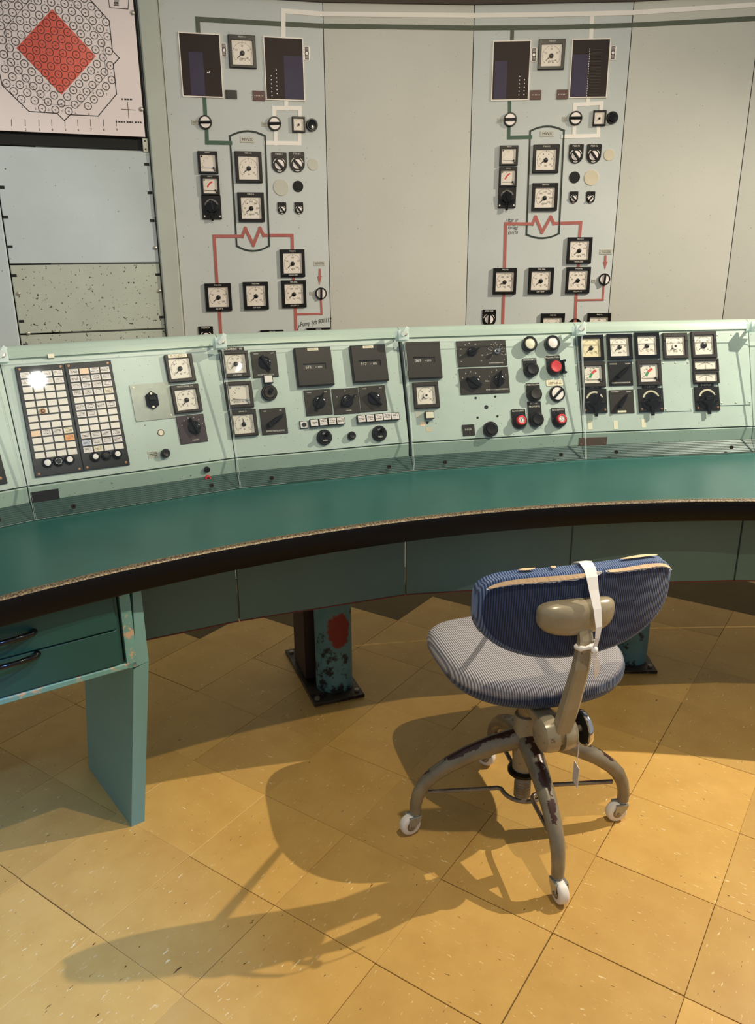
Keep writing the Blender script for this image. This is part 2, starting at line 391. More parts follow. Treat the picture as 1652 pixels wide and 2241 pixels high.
def text(mb, s, size, x=0.0, y=0.0, z=0.0, rot=0.0, X=None, sx=1.0, align='C', shear=0.0):
    if not s: return mb
    key = s
    if key not in _tc:
        cv = bpy.data.curves.new('t', 'FONT'); cv.body = s; cv.size = 1.0; cv.resolution_u = 2
        cv.align_x = 'CENTER'; cv.align_y = 'CENTER'
        ob = bpy.data.objects.new('t', cv); COL.objects.link(ob)
        dg = bpy.context.evaluated_depsgraph_get()
        me = bpy.data.meshes.new_from_object(ob.evaluated_get(dg))
        _tc[key] = ([tuple(v.co) for v in me.vertices], [tuple(p.vertices) for p in me.polygons])
        bpy.data.objects.remove(ob, do_unlink=True); bpy.data.curves.remove(cv); bpy.data.meshes.remove(me)
    vs, fs = _tc[key]
    if align == 'L' and vs: x = x - min(v[0] for v in vs)*size*sx
    T = Matrix.Translation((x, y, z)) @ Matrix.Rotation(rot, 4, 'Z') @ Matrix.Diagonal((size*sx, size, size, 1))
    if shear: T = T @ Matrix(((1, shear, 0, 0), (0, 1, 0, 0), (0, 0, 1, 0), (0, 0, 0, 1)))
    return mb.add(vs, fs, T if X is None else X @ T)
def frame(t, up, n, p):
    return Matrix(((t.x, up.x, n.x, p.x), (t.y, up.y, n.y, p.y), (t.z, up.z, n.z, p.z), (0, 0, 0, 1)))
# ================================================================== THE SETTING
def struct(mb, name, mat, parent=None, X=None, smooth=False, **kw):
    o = mk(mb, name, mat, parent, X, smooth, **kw)
    if parent is None: o['kind'] = 'structure'
    return o
# floor: screed slab with loose-laid vinyl tiles, each tile an object
floor = struct(MB().box((0.2, 1.6, -0.054), (7.0, 5.4, 0.10)), 'floor', 'slab')
TS = 0.28; GA = -0.59659; GX, GY = 0.37736, 1.35107
def tile_mesh(w):
    b = MB(); a = w/2; e = 0.0006
    def ring(ix, z): return [(-a+ix, -a+ix, z), (a-ix, -a+ix, z), (a-ix, a-ix, z), (-a+ix, a-ix, z)]
    b.loft([ring(0, -0.004), ring(0, -e), ring(e, 0)]); return b.mesh('floor_tile', 'tile')
tms = [tile_mesh(TS-0.0004), tile_mesh(TS-0.0004), tile_mesh(TS-0.0020), tile_mesh(TS-0.0008)]
ca, sa = math.cos(GA), math.sin(GA)
for i in range(-14, 14):
    for j in range(-9, 16):
        x = GX + ca*(i+.5) * TS - sa*(j+.5)*TS; y = GY + sa*(i+.5)*TS + ca*(j+.5)*TS
        if not (-2.0 < x < 2.5 and 0.35 < y < 3.0 - 0.16*max(0, -x-0.4)*2): continue
        if i >= -4: pass
        jx = random.uniform(-1, 1)*0.0008; jy = random.uniform(-1, 1)*0.0008
        rot = GA + random.choice((0, 1))*PI/2 + random.uniform(-1, 1)*0.002
        X = Matrix.Translation((x+jx, y+jy, random.uniform(-0.0007, 0.0004))) @ Matrix.Rotation(rot, 4, 'Z')
        obj('floor_tile', random.choice(tms), floor, X)
# back wall: flat panels standing on a shallow curve behind the console
WV = [Vector((-0.79, 3.315, 0)), Vector((-0.195, 3.455, 0)), Vector((0.39, 3.50, 0)), Vector((1.0, 3.474, 0)), Vector((1.46, 3.395, 0)), Vector((2.9, 2.93, 0))]
FAC = []
for a, b in zip(WV, WV[1:]):
    t = (b-a).normalized(); FAC.append((a, t, Vector((t.y, -t.x, 0)), (b-a).length))
WTOP = 2.335
wall = MB()
for a, b in zip(WV, WV[1:]):
    t = (b-a).normalized(); n = Vector((t.y, -t.x, 0))
    q = [a-n*0.012, b-n*0.012, b-n*0.09, a-n*0.09]
    wall.loft([[(p.x, p.y, 0.0) for p in q], [(p.x, p.y, 2.9) for p in q]])
wall_back = struct(wall, 'wall_back', 'gap')
for k, (a, t, n, L) in enumerate(FAC):
    b = MB(); g = 0.0015
    p0 = a+t*g; p1 = a+t*(L-g)
    q = [p0, p1, p1-n*0.012, p0-n*0.012]
    b.loft([[(p.x, p.y, 0.0) for p in q], [(p.x, p.y, WTOP) for p in q]])
    mk(b, 'wall_panel', 'wall' if k in (0, 2) else 'wall2', wall_back)
def band(name, mat, z0, z1, out, back=0.0):
    b = MB(); ins = []; outs = []
    for k, p in enumerate(WV):
        n = FAC[min(k, len(FAC)-1)][2] if k == 0 else FAC[min(k, len(FAC)-1)][2]
        n = (FAC[max(k-1, 0)][2] + FAC[min(k, len(FAC)-1)][2]).normalized()
        ins.append(p-n*back); outs.append(p+n*out)
    for k in range(len(WV)-1):
        q = [ins[k], ins[k+1], outs[k+1], outs[k]]
        b.loft([[(p.x, p.y, z0) for p in q], [(p.x, p.y, z1) for p in q]])
    return struct(b, name, mat)
band('trim_1', 'soffit_shadow', WTOP, 2.392, 0.012)  # dark strip: shadowed gap under the lip, put into the colour
band('trim_2', 'lip', 2.392, 2.62, 0.05)
b = MB(); RA = math.radians(22.3); e_ = WV[0]-Vector((math.cos(RA), math.sin(RA), 0))*2.2; k_ = Vector((-math.sin(RA), math.cos(RA), 0))
q = [WV[0]+k_*0.03+Vector((0.06, 0, 0)), e_+k_*0.03, e_+k_*0.2, WV[0]+k_*0.2+Vector((0.06, 0, 0))]
b.loft([[(p.x, p.y, 0.0) for p in q], [(p.x, p.y, 2.9) for p in q]]); struct(b, 'wall_left', 'wall2')
def wallf(px, py, lift=0.0):
    """frame on the wall panel that the pixel's ray meets"""
    best = None
    for a, t, n, L in FAC:
        P = on_plane(px, py, a, n); u = (P-a).dot(t)
        if -1e-4 <= u <= L: return frame(t, Vector((0, 0, 1)), n, P+n*lift)
        e = min(abs(u), abs(u-L))
        if best is None or e < best[0]: best = (e, frame(t, Vector((0, 0, 1)), n, P+n*lift))
    return best[1]
def wallp(px, py): return wallf(px, py).translation
def wsize(px, py, w, h):
    F = wallf(px, py); t = F.col[0].xyz; n = F.col[2].xyz; P = F.translation
    a = on_plane(px-w/2, py, P, n); b = on_plane(px+w/2, py, P, n)
    c = on_plane(px, py-h/2, P, n); d = on_plane(px, py+h/2, P, n)
    return abs((b-a).dot(t)), abs(c.z-d.z)
def seg_on_facets(pts):
    """cut a pixel polyline where it crosses panel joints so that paint follows the panels"""
    out = []
    for (x0, y0), (x1, y1) in zip(pts, pts[1:]):
        n = max(1, int(abs(x1-x0)/6)); prev = None
        for k in range(n+1):
            s = k/n; F = wallf(x0+(x1-x0)*s, y0+(y1-y0)*s)
            cur = (F.translation.copy(), F.col[2].xyz.copy(), F.col[0].xyz.copy())
            if prev is not None and (cur[2]-prev[2]).length < 1e-5:
                if out and out[-1][3] and (out[-1][2]-cur[2]).length < 1e-5 and out[-1][4] == (x0, y0):
                    out[-1][1] = cur[0]
                else: out.append([prev[0], cur[0], cur[2], True, (x0, y0), cur[1]])
            prev = cur
    return out
def mimic(pts, w, mat, name='mimic_line', lift=0.0):
    b = MB()
    for k, (a, c, t, _, _, n) in enumerate(seg_on_facets(pts)):
        d = (c-a).normalized()*(w*0.5)
        b.strip([a-d, c+d], w, n, 0.0010+lift+0.00012*(k % 5)+0.00003*(len(wall_back.children) % 4))
    return mk(b, name, mat, wall_back)
# --- painted flow diagram
LW = 0.016
mimic([(620, 84), (620, 24), (707, 31), (1037, 34), (1212, 32), (1383, 28), (1660, 10)], LW, 'line_white', lift=0.0004)
mimic([(434, 74), (432, 42), (566, 50), (707, 57), (1037, 61.5), (1219, 60), (1383, 55), (1500, 49), (1660, 40)], LW, 'line_dark')
mimic([(1121, 62), (1120, 92)], LW*0.9, 'line_dark')
mimic([(1296, 31), (1293, 88)], LW*0.95, 'line_white')
mimic([(447, 212), (450, 262)], 0.014, 'line_green'); mimic([(452, 276), (453, 312), (504, 313)], 0.014, 'line_green')
mimic([(1115, 219), (1115, 255)], 0.013, 'line_green'); mimic([(1114, 270), (1113, 301), (1161, 300)], 0.013, 'line_green')
for pts in ([(626, 219), (626, 238)], [(600, 268), (600, 237), (656, 237), (656, 262)], [(603, 276), (603, 314)], [(655, 280), (655, 314), (582, 313)]):
    mimic(pts, 0.015, 'line_white')
for pts in ([(1287, 213), (1286, 228)], [(1258, 256), (1258, 229), (1316, 226), (1314, 250)], [(1257, 266), (1256, 298)], [(1309, 268), (1309, 297), (1232, 299)]):
    mimic(pts, 0.014, 'line_white')
mimic([(475, 622), (468.5, 517), (530, 517), (537, 500), (554.4, 536), (569, 500), (577, 515), (639, 515), (640, 548)], 0.0125, 'line_red')
mimic([(480, 678), (484, 745)], 0.0125, 'line_red'); mimic([(646, 670), (648, 740)], 0.0125, 'line_red')
mimic([(641, 600), (643, 618)], 0.0125, 'line_red'); mimic([(648, 688), (704, 687), (702, 650)], 0.008, 'line_red')
mimic([(1104, 590), (1106.5, 489.5), (1165, 490), (1172, 475), (1186, 508), (1205, 475), (1212, 489), (1271, 487), (1268, 522)], 0.012, 'line_red')
mimic([(1102, 642), (1100, 716)], 0.012, 'line_red'); mimic([(1261, 640), (1258, 712)], 0.012, 'line_red')
mimic([(1266, 570), (1265, 588)], 0.012, 'line_red'); mimic([(1262, 657), (1319, 656), (1321, 620)], 0.0075, 'line_red')
def arc_pts(x0, y0, x1, y1, bulge, n=8):
    return [(x0+(x1-x0)*k/n, y0+(y1-y0)*k/n - bulge*4*(k/n)*(1-k/n)) for k in range(n+1)]
mimic([(518, 538), (503, 298)] + arc_pts(503, 298, 580, 298, 11)[1:] + [(589, 538)] + arc_pts(589, 538, 518, 538, -11)[1:], 0.0065, 'line_black', 'vessel_outline')
mimic([(1152, 513), (1160, 287)] + arc_pts(1160, 287, 1234, 286, 10)[1:] + [(1223, 511)] + arc_pts(1223, 511, 1152, 513, -9)[1:], 0.0065, 'line_black', 'vessel_outline')
def arrow(px, py0, py1):
    b = MB(); F = wallf(px, py0); n = F.col[2].xyz
    a = F.translation; c = on_plane(px-1, py1, a, n)
    b.strip([a, a+(c-a)*0.6], 0.008, n); m_ = a+(c-a)*0.45; t = F.col[0].xyz*0.009
    b.loft([[tuple(m_-t), tuple(m_+t), tuple(c)], [tuple(m_-t+n*.0018), tuple(m_+t+n*.0018), tuple(c+n*.0018)]])
    mk(b, 'flow_arrow', 'line_red', wall_back)
arrow(700, 588, 624); arrow(1325, 559, 589)
def handwriting(lines, mat='ink'):
    b = MB()
    for s, px, py, h, rot in lines:
        F = wallf(px, py, 0.001); text(b, s, h, 0, 0, 0, rot, F, 0.75, 'L', 0.25)
    mk(b, 'handwriting', mat, wall_back)
handwriting([('Pump lyft 801112', 657, 706, 0.026, 0.13)])
mimic([(655, 712), (647, 733)], 0.0022, 'ink', 'handwriting')
handwriting([('/ ftar ur', 1107, 482, 0.022, 0.05), ('förlägg', 1112, 498, 0.020, 0.05), ('831128', 1112, 510, 0.018, 0.03)])

# ================================================================== EQUIPMENT RACK AND CORE MAP
RA = math.radians(22.3); RT = Vector((math.cos(RA), math.sin(RA), 0)); RN = Vector((RT.y, -RT.x, 0)); RO = Vector((-0.795, 3.305, 0))
UP = Vector((0, 0, 1))
def rk(px, py):
    P = on_plane(px, py, RO, RN); return ((P-RO).dot(RT), P.z)
RX = frame(RT, UP, RN, RO)
def rbox(b, u0, u1, z0, z1, n0, n1, bev=0.0015): return b.box(((u0+u1)/2, (z0+z1)/2, (n0+n1)/2), (u1-u0, z1-z0, n1-n0), None, bev)
rack = empty('equipment_rack', None, 'green steel equipment rack with screwed blank panels below the core map', 'rack', X=RX)
mk(rbox(MB(), -1.25, 0.0, 0, 2.6, -0.03, -0.02), 'rack_body', 'gap', rack)
ur = rk(341, 500)[0]; ul = rk(10, 500)[0]
zs = [rk(200, 325)[1], rk(200, 577)[1], rk(200, 726)[1], 0.02]
mk(rbox(MB(), ur+0.004, 0.001, 0, 2.6, -0.02, 0.020, 0.004), 'rack_post', 'post', rack)
mk(rbox(MB(), ul-0.085, ul-0.004, 0, 2.6, -0.02, 0.014, 0.004), 'rack_post', 'rack', rack)
mk(rbox(MB(), ul-0.40, ul-0.090, 0, 2.6, -0.02, 0.010, 0.003), 'blank_panel', 'rack', rack)
for k, mt in ((0, 'rack'), (1, 'rack_old'), (2, 'rack_old')):
    mk(rbox(MB(), ul, ur, zs[k+1]+0.003, zs[k]-0.003, -0.02, 0.004, 0.002), 'blank_panel', mt, rack)
mk(rbox(MB(), ul, ur, zs[0]+0.002, 2.6, -0.02, -0.008), 'dark_slot', 'gap', rack)
b = rbox(MB(), ur-0.022, ur-0.002, rk(316, 334)[1], rk(316, 303)[1], -0.008, 0.006)
br = mk(b, 'bracket', 'alu', rack)
for py in (309, 327): mk(MB().cyl((ur-0.012, rk(316, py)[1], 0.006), 0.003, 0.001, 10), 'hole', 'gap', br)
for px, py in ((321, 360), (328, 422), (333, 483), (4, 410), (12, 475), (22, 540), (345, 601), (353, 694), (47, 703), (31, 603), (357, 741), (56, 754)):
    u, z = rk(px, py); b = MB(); b.box((u, z, 0.0045), (0.018, 0.010, 0.002), None, 0.0008); mk(b, 'slot', 'gap', rack)
for px, py in ((340, 542), (349, 636), (41, 642), (62, 729)):
    u, z = rk(px, py); b = MB(); b.lathe([(0.0075, 0.004), (0.0075, 0.008), (0.005, 0.011), (0.0005, 0.012)], 12, None, (u, z, 0)); mk(b, 'screw', 'screw', rack, smooth=True)
# core map poster hung in front of the rack
PN = 0.012
def pp(px, py, lift=0.0):
    P = on_plane(px, py, RO+RN*(PN+0.004), RN); return ((P-RO).dot(RT), P.z, PN+0.004+lift)
p_r = pp(318, 300); p_l = pp(-70, 282)
poster = empty('core_map_poster', None, 'white printed reactor core map with rings and a red diamond', 'poster', X=RX)
zb_ = p_r[1]; zt_ = pp(150, -190)[1]
b = MB(); sg = 10
def sheet(u, z): return PN + 0.004 + 0.0018*math.sin(u*9.0+1.0)*math.cos(z*6.0)
vs = []; fs = []
mk(rbox(MB(), p_l[0], p_r[0], zb_, zt_, PN-0.004, PN+0.004, 0.0008), 'sheet', 'paper', poster)
PXY = lambda px, py: pp(px, py)[:2]
b = MB()
octa = [(198, 0), (239, 46), (246, 111), (261, 127), (248, 141), (255, 206), (215, 254), (154, 251), (141, 264), (125, 248), (64, 244), (5, 187), (-3, 152), (-8, 110), (-22, 92), (-8, 78), (-12, 20), (30, -35), (90, -32), (105, -46), (118, -32), (165, -28)]
def pstrip(b, pts, w, lift=0.0): b.strip([pp(x, y) for x, y in pts], w, (0, 0, 1), 0.0006, lift)
pstrip(b, octa+octa[:1], 0.0030)
pstrip(b, [(150, -6), (225, 84), (232, 165), (172, 233), (102, 227), (18, 130), (12, 60), (70, -5)], 0.0012)
def inside(x, y, P):
    r = False; j = len(P)-1
    for i in range(len(P)):
        if (P[i][1] > y) != (P[j][1] > y) and x < (P[j][0]-P[i][0])*(y-P[i][1])/(P[j][1]-P[i][1])+P[i][0]: r = not r
        j = i
    return r
shr = [(128+(x-128)*0.955, 109+(y-109)*0.955) for x, y in octa]
for a in range(-8, 13):
    for c in range(-8, 14):
        x = 115.2+16.2*a-13.0*c; y = 36.4+17.3*a+14.3*c
        if not inside(x, y, shr): continue
        u, z, n = pp(x, y, 0.0011); cr = 0 <= a <= 5 and 0 <= c <= 5
        b.ringf((u, z), 0.0112, 0.0132, n+0.0004, 18)
        b.box((u, z, n+0.0002), (0.0052, 0.0022, 0.0004)); b.box((u+0.001, z-0.0028, n+0.0002), (0.003, 0.0010, 0.0004))
        if (a+c) % 3 == 0 and not cr:
            u2, z2, n2 = pp(x+1.5, y+16, 0.0); b.box((u2, z2, n2), (0.005, 0.0012, 0.0006)); b.box((u2, z2-0.004, n2), (0.004, 0.002, 0.0006))
for k, x in enumerate((25, 55, 85, 113, 142, 170, 198, 226, 254)):
    pstrip(b, [(x, 261), (x+0.6, 276)], 0.0018); u, z, n = pp(x+1.5, 284, 0.0006); text(b, str(k+1), 0.012, u, z, n)
pstrip(b, [(265, 239), (297, 241)], 0.0018); pstrip(b, [(279, 223), (282, 259)], 0.0018)
for x0, x1, y in ((266, 290, 217), (253, 311, 266.5)): 
    x = x0
    while x < x1: pstrip(b, [(x, y+(x-x0)*0.03), (min(x+random.uniform(2, 5), x1), y+(x-x0)*0.03)], 0.0055); x += 6
pstrip(b, [(236, -10), (240, 17), (280, 20), (282, -4)], 0.0022)
for k in range(4): pstrip(b, [(249, 2+k*3.2), (249+random.uniform(9, 16), 2+k*3.2)], 0.003)
mk(b, 'printed_diagram', 'ink', poster)
b = MB(); q = [pp(114, 20, 0.0004), pp(210, 123, 0.0004), pp(135, 207, 0.0004), pp(36, 105, 0.0004)]
b.loft([q, [(p[0], p[1], p[2]+0.0006) for p in q]]); mk(b, 'red_diamond', 'diamond', poster)
for px, py in ((290, 28), (309, 239)):
    u, z, n = pp(px, py); b = MB(); b.lathe([(0.008, n-0.001), (0.008, n+0.003), (0.005, n+0.006), (0.0005, n+0.007)], 12, None, (u, z, 0)); mk(b, 'screw', 'screw', poster, smooth=True)
# ================================================================== INSTRUMENT BUILDERS (local frame: x right, y up, z out of the panel)
def rect(w, h, z, cx=0.0, cy=0.0): return [(cx-w/2, cy-h/2, z), (cx+w/2, cy-h/2, z), (cx+w/2, cy+h/2, z), (cx-w/2, cy+h/2, z)]
def rrect(w, h, r, n=4):
    out = []
    for cx, cy, a0 in ((w/2-r, h/2-r, 0), (-w/2+r, h/2-r, PI/2), (-w/2+r, -h/2+r, PI), (w/2-r, -h/2+r, 1.5*PI)):
        out += [(cx+r*math.cos(a0+PI/2*k/n), cy+r*math.sin(a0+PI/2*k/n)) for k in range(n+1)]
    return out
def pol(r, deg): return (r*math.cos(math.radians(deg)), r*math.sin(math.radians(deg)))
def tick(b, c, r0, r1, deg, w, z):
    d = Vector((math.cos(math.radians(deg)), math.sin(math.radians(deg)))); q = Vector((-d.y, d.x))*(w/2)
    p = Vector(c[:2]); a = p+d*r0; e = p+d*r1
    b.quad((a.x-q.x, a.y-q.y, z), (e.x-q.x, e.y-q.y, z), (e.x+q.x, e.y+q.y, z), (a.x+q.x, a.y+q.y, z))
def arcband(b, c, r0, r1, a0, a1, z, n=24):
    A = [pol(1, a0+(a1-a0)*k/n) for k in range(n+1)]
    b.loft([[(c[0]+x*r0, c[1]+y*r0, z) for x, y in A], [(c[0]+x*r1, c[1]+y*r1, z) for x, y in A]], None, False, False, False)
def gauge(X, w, h, parent=None, style='round', nums=(), unit='', top='', bottom='', needle=217, depth=0.011, name='dial_gauge',
          mg=0.125, dial='dial', bez='bezel', ticks=20, major=4, cap='black', capr=0.085, span=(222, -42), white_hub=False, ncol='ink', **kw):
    g = min(w, h); m = g*mg; oy = -0.25*m if top and not bottom else (0.25*m if bottom and not top else 0)
    iw, ih = w-2*m, h-2.3*m
    b = MB(); e = 0.0016
    b.loft([rect(w, h, 0), rect(w, h, depth-e), rect(w-2*e, h-2*e, depth), rect(iw+2*e, ih+2*e, depth, 0, oy), rect(iw, ih, 0.0045, 0, oy)], None, True, False)
    G = mk(b, name, bez, parent, X, **kw)
    mk(MB().box((0, oy, 0.0033), (iw+0.001, ih+0.001, 0.0022)), 'dial_face', dial, G)
    zt = 0.0048; b = MB(); R = min(iw, ih)*0.47
    if style == 'round':
        c = (0, oy-ih*0.02); a0, a1 = span
        arcband(b, c, R*0.985, R*1.0, a0, a1, zt, 28)
        for k in range(ticks+1): tick(b, c, R*(0.86 if k % major == 0 else 0.92), R*1.0, a0+(a1-a0)*k/ticks, R*(0.035 if k % major == 0 else 0.02), zt)
        for k, s in enumerate(nums):
            x, y = pol(R*0.68, a0+(a1-a0)*k/(len(nums)-1)); text(b, s, R*0.25, c[0]+x, c[1]+y, zt)
        text(b, unit, R*0.34, 0, oy-R*0.62, zt)
    elif style == 'quad':
        c = (iw*0.36, oy-ih*0.30); R = min(iw, ih)*0.80
        for k in range(11): tick(b, c, R*0.97, R*(1.06 if k % 2 == 0 else 1.02), 178-86*k/10, R*0.016, zt)
        for k, s in enumerate(nums):
            x, y = pol(R*1.0, 172-76*k/max(1, len(nums)-1)); text(b, s, R*0.13, c[0]+x*0.9, c[1]+y*0.9, zt)
        b.box((0, c[1]-ih*0.0, zt), (iw*0.9, R*0.012, 0.0003))
        text(b, unit, R*0.15, -iw*0.05, oy-ih*0.38, zt)
    elif style == 'edge':
        c = (0, oy-ih*1.2); R = ih*1.5
        arcband(b, c, R*0.98, R*1.0, 128, 52, zt, 20)
        for k in range(11): tick(b, c, R*0.92, R*1.0, 128-76*k/10, R*0.015, zt)
        for k, s in enumerate(nums):
            x, y = pol(R*1.08, 122-64*k/max(1, len(nums)-1)); text(b, s, ih*0.16, c[0]+x, c[1]+y, zt)
    mk(b, 'scale_print', 'ink' if style != 'wall' else 'grey_ink', G)
    b = MB(); zn = 0.0062
    if style == 'round':
        d = Vector(pol(1, needle)); q = Vector((-d.y, d.x)); c2 = Vector((0, oy-ih*0.02)); Ln = R*0.80
        a = c2+q*R*0.05; e2 = c2-q*R*0.05; tip = c2+d*Ln; a2 = c2+q*R*0.045+d*Ln*0.55; b2 = c2-q*R*0.045+d*Ln*0.55
        b.add([(a.x, a.y, zn), (e2.x, e2.y, zn), (b2.x, b2.y, zn), (tip.x, tip.y, zn), (a2.x, a2.y, zn)], [(0, 1, 2, 3, 4)])
    elif style == 'quad':
        c2 = Vector((iw*0.36, oy-ih*0.30)); d = Vector(pol(1, needle)); q = Vector((-d.y, d.x))*R*0.014
        tip = c2+d*R*0.95; tail = c2-d*R*0.2; b.quad((tail.x-q.x, tail.y-q.y, zn), (tip.x-q.x, tip.y-q.y, zn), (tip.x+q.x, tip.y+q.y, zn), (tail.x+q.x, tail.y+q.y, zn))
    else:
        c2 = Vector((0, oy-ih*0.5)); b.quad((-ih*0.02, c2.y, zn), (ih*0.02, c2.y, zn), (ih*0.02, oy+ih*0.05, zn), (-ih*0.02, oy+ih*0.05, zn))
    mk(b, 'pointer', ncol, G)
    b = MB()
    if style == 'round':
        if white_hub:
            b.lathe([(R*0.36, 0.0048), (R*0.36, 0.0075), (R*0.33, 0.0085), (R*0.0, 0.0085)], 20, None, (0, oy-ih*0.02, 0)); mk(b, 'hub', 'white', G, smooth=True)
            b = MB(); b.cyl((0, oy-ih*0.02, 0.0085), R*0.14, 0.0006, 14)
        else:
            b.lathe([(g*capr, 0.0055), (g*capr, 0.0068), (g*capr*0.75, 0.0085), (g*capr*0.25, 0.0093), (0, 0.0094)], 18, None, (0, oy-ih*0.02, 0))
    elif style == 'quad':
        b.lathe([(R*0.09, 0.0055), (R*0.09, 0.007), (R*0.03, 0.0085), (0, 0.0085)], 14, None, (iw*0.36, oy-ih*0.30, 0))
        b.lathe([(R*0.075, 0.0048), (R*0.07, 0.0068), (0, 0.007)], 12, None, (iw*0.43, oy-ih*0.42, 0))
        if dial != 'none': b.lathe([(R*0.07, 0.0048), (R*0.065, 0.0066), (0, 0.0068)], 12, None, (-iw*0.41, oy+ih*0.41, 0))
    else:
        b.lathe([(ih*0.09, 0.0048), (ih*0.08, 0.006), (0, 0.0062)], 10, None, (-iw*0.45, oy-ih*0.40, 0))
    mk(b, 'pivot_cap', cap, G, smooth=True)
    if top or bottom:
        zf = depth+0.0003
        if top: mk(text(MB(), top, m*0.62, 0, h/2-m*0.55, zf, sx=0.85), 'bezel_lettering', 'white_ink', G)
        if bottom: mk(text(MB(), bottom, m*0.62, 0, -h/2+m*0.55, zf, sx=0.85), 'bezel_lettering', 'white_ink', G)
    b = MB(); b.quad(*rect(iw, ih, depth-0.0014, 0, oy)); mk(b, 'glass_pane', 'lens', G)
    return G
def zones(G, w, h, mg=0.125):
    """green and red sector on a quadrant scale"""
    g = min(w, h); m = g*mg; iw, ih = w-2*m, h-2.3*m; R = min(iw, ih)*0.80; c = (iw*0.36, -ih*0.30)
    b = MB(); arcband(b, c, R*0.62, R*0.80, 168, 140, 0.0049, 8); mk(b, 'green_zone', 'scale_green', G)
    b = MB(); arcband(b, c, R*0.62, R*0.80, 140, 106, 0.0049, 8); mk(b, 'red_zone', 'scale_red', G)
def handle_bar(b, r, ang, z, L=1.25, hgt=0.014, tail=1.0, wd=0.30):
    """tapered pointer grip"""
    X = Matrix.Rotation(math.radians(ang), 4, 'Z')
    w1 = r*wd
    def rg(k, z): return [(-r*tail, -w1*k, z), (r*0.2, -w1*1.05*k, z), (r*L, -w1*0.28*k, z), (r*L, w1*0.28*k, z), (r*0.2, w1*1.05*k, z), (-r*tail, w1*k, z)]
    b.loft([rg(1.0, z), rg(0.92, z+hgt*0.75), rg(0.55, z+hgt)], X)
def plate_switch(X, w, h, parent, angle, texts=(), mat='plate', name='rotary_switch', knob_at=None, kr=None, white=0.0, shade='black', round_base=True, **kw):
    b = MB(); b.box((0, 0, 0.0015), (w, h, 0.003), None, 0.0007)
    G = mk(b, name, mat, parent, X, **kw)
    if texts:
        b = MB()
        for s, x, y, sz in texts: text(b, s, sz*h, x*w, y*h, 0.0033)
        mk(b, 'engraving', 'white_ink', G)
    for kx, ky, ang, r in (knob_at or [(0, 0, angle, kr or 0.26)]):
        r = r*min(w, h); b = MB(); KX = Matrix.Translation((kx*w, ky*h, 0))
        if round_base: b.lathe([(r*0.92, 0.003), (r*0.92, 0.007), (r*0.80, 0.009), (r*0.5, 0.010), (0, 0.010)], 24, KX)
        b.add(*_bar(r, ang), KX)
        mk(b, 'knob', 'blackgloss', G, smooth=35)
    return G
def _bar(r, ang):
    t = MB(); handle_bar(t, r, ang, 0.006, 1.4, 0.015, 1.05); return t.v, t.f
def shield_out(w, h, n=12):
    r = w/2; yc = -h/2+r
    return [(-w/2+0.002, h/2), (-w/2, h/2-0.002)] + [(r*math.cos(PI+PI*k/n), yc+r*math.sin(PI+PI*k/n)) for k in range(n+1)] + [(w/2, h/2-0.002), (w/2-0.002, h/2)]
def tag_knob(X, w, h, parent=None, ang=-45, txt='', name='selector_knob', **kw):
    b = MB(); b.prism(shield_out(w, h), 0, 0.003); G = mk(b, name, 'black', parent, X, **kw)
    yc = -h/2+w/2; r = w*0.30
    b = MB(); b.lathe([(r, 0.003), (r, 0.006), (0, 0.0065)], 22, Matrix.Translation((0, yc, 0))); mk(b, 'white_disc', 'white', G)
    b = MB(); b.box((0, 0, 0.0085), (r*2.05, r*0.5, 0.008), Matrix.Translation((0, yc, 0)) @ Matrix.Rotation(math.radians(ang), 4, 'Z'), 0.0015); mk(b, 'grip', 'black', G)
    b = MB()
    for a0, a1 in ((165, 120), (60, 15), (250, 290)): arcband(b, (0, yc), r*1.28, r*1.42, a0, a1, 0.0032, 6)
    text(b, txt, w*0.16, 0, h/2-w*0.11, 0.0032, sx=0.9); mk(b, 'engraving', 'white_ink', G)
    return G
def disc_knob(X, r, parent=None, ang=0, name='selector_knob', thick=1.0, **kw):
    b = MB(); b.lathe([(r, 0), (r, 0.008), (r*0.93, 0.011), (r*0.80, 0.011), (r*0.78, 0.009)], 26); G = mk(b, name, 'black', parent, X, smooth=35, **kw)
    b = MB(); b.lathe([(r*0.78, 0.006), (r*0.78, 0.0095), (0, 0.0098)], 24); mk(b, 'white_disc', 'white', G)
    b = MB(); b.box((0, 0, 0.013), (r*1.7, r*0.34*thick, 0.010), Matrix.Rotation(math.radians(ang), 4, 'Z'), 0.002); mk(b, 'grip', 'blackgloss', G)
    return G
def push_button(X, r, parent, mat='black', tall=0.020, name='push_button', ring=True, tag=None, txt=(), tagmat='black', **kw):
    b = MB()
    if tag: b.prism([(x, y+tag[1]/2-tag[0]/2) for x, y in shield_out(tag[0], tag[1])], 0, 0.003)
    b.lathe([(r, 0), (r, tall*0.6), (r*0.92, tall*0.75), (r*0.78, tall*0.75), (r*0.76, tall*0.6)], 28)
    G = mk(b, name, tagmat, parent, X, smooth=35, **kw)
    b = MB(); b.lathe([(r*0.74, tall*0.55), (r*0.74, tall*0.9), (r*0.66, tall), (r*0.45, tall*0.97), (r*0.2, tall*0.94), (0, tall*0.94)], 28)
    mk(b, 'cap', mat, G, smooth=30)
    if txt:
        b = MB()
        for s, y, sz in txt: text(b, s, sz, 0, y, 0.0034, sx=0.9)
        mk(b, 'engraving', 'white_ink', G)
    return G
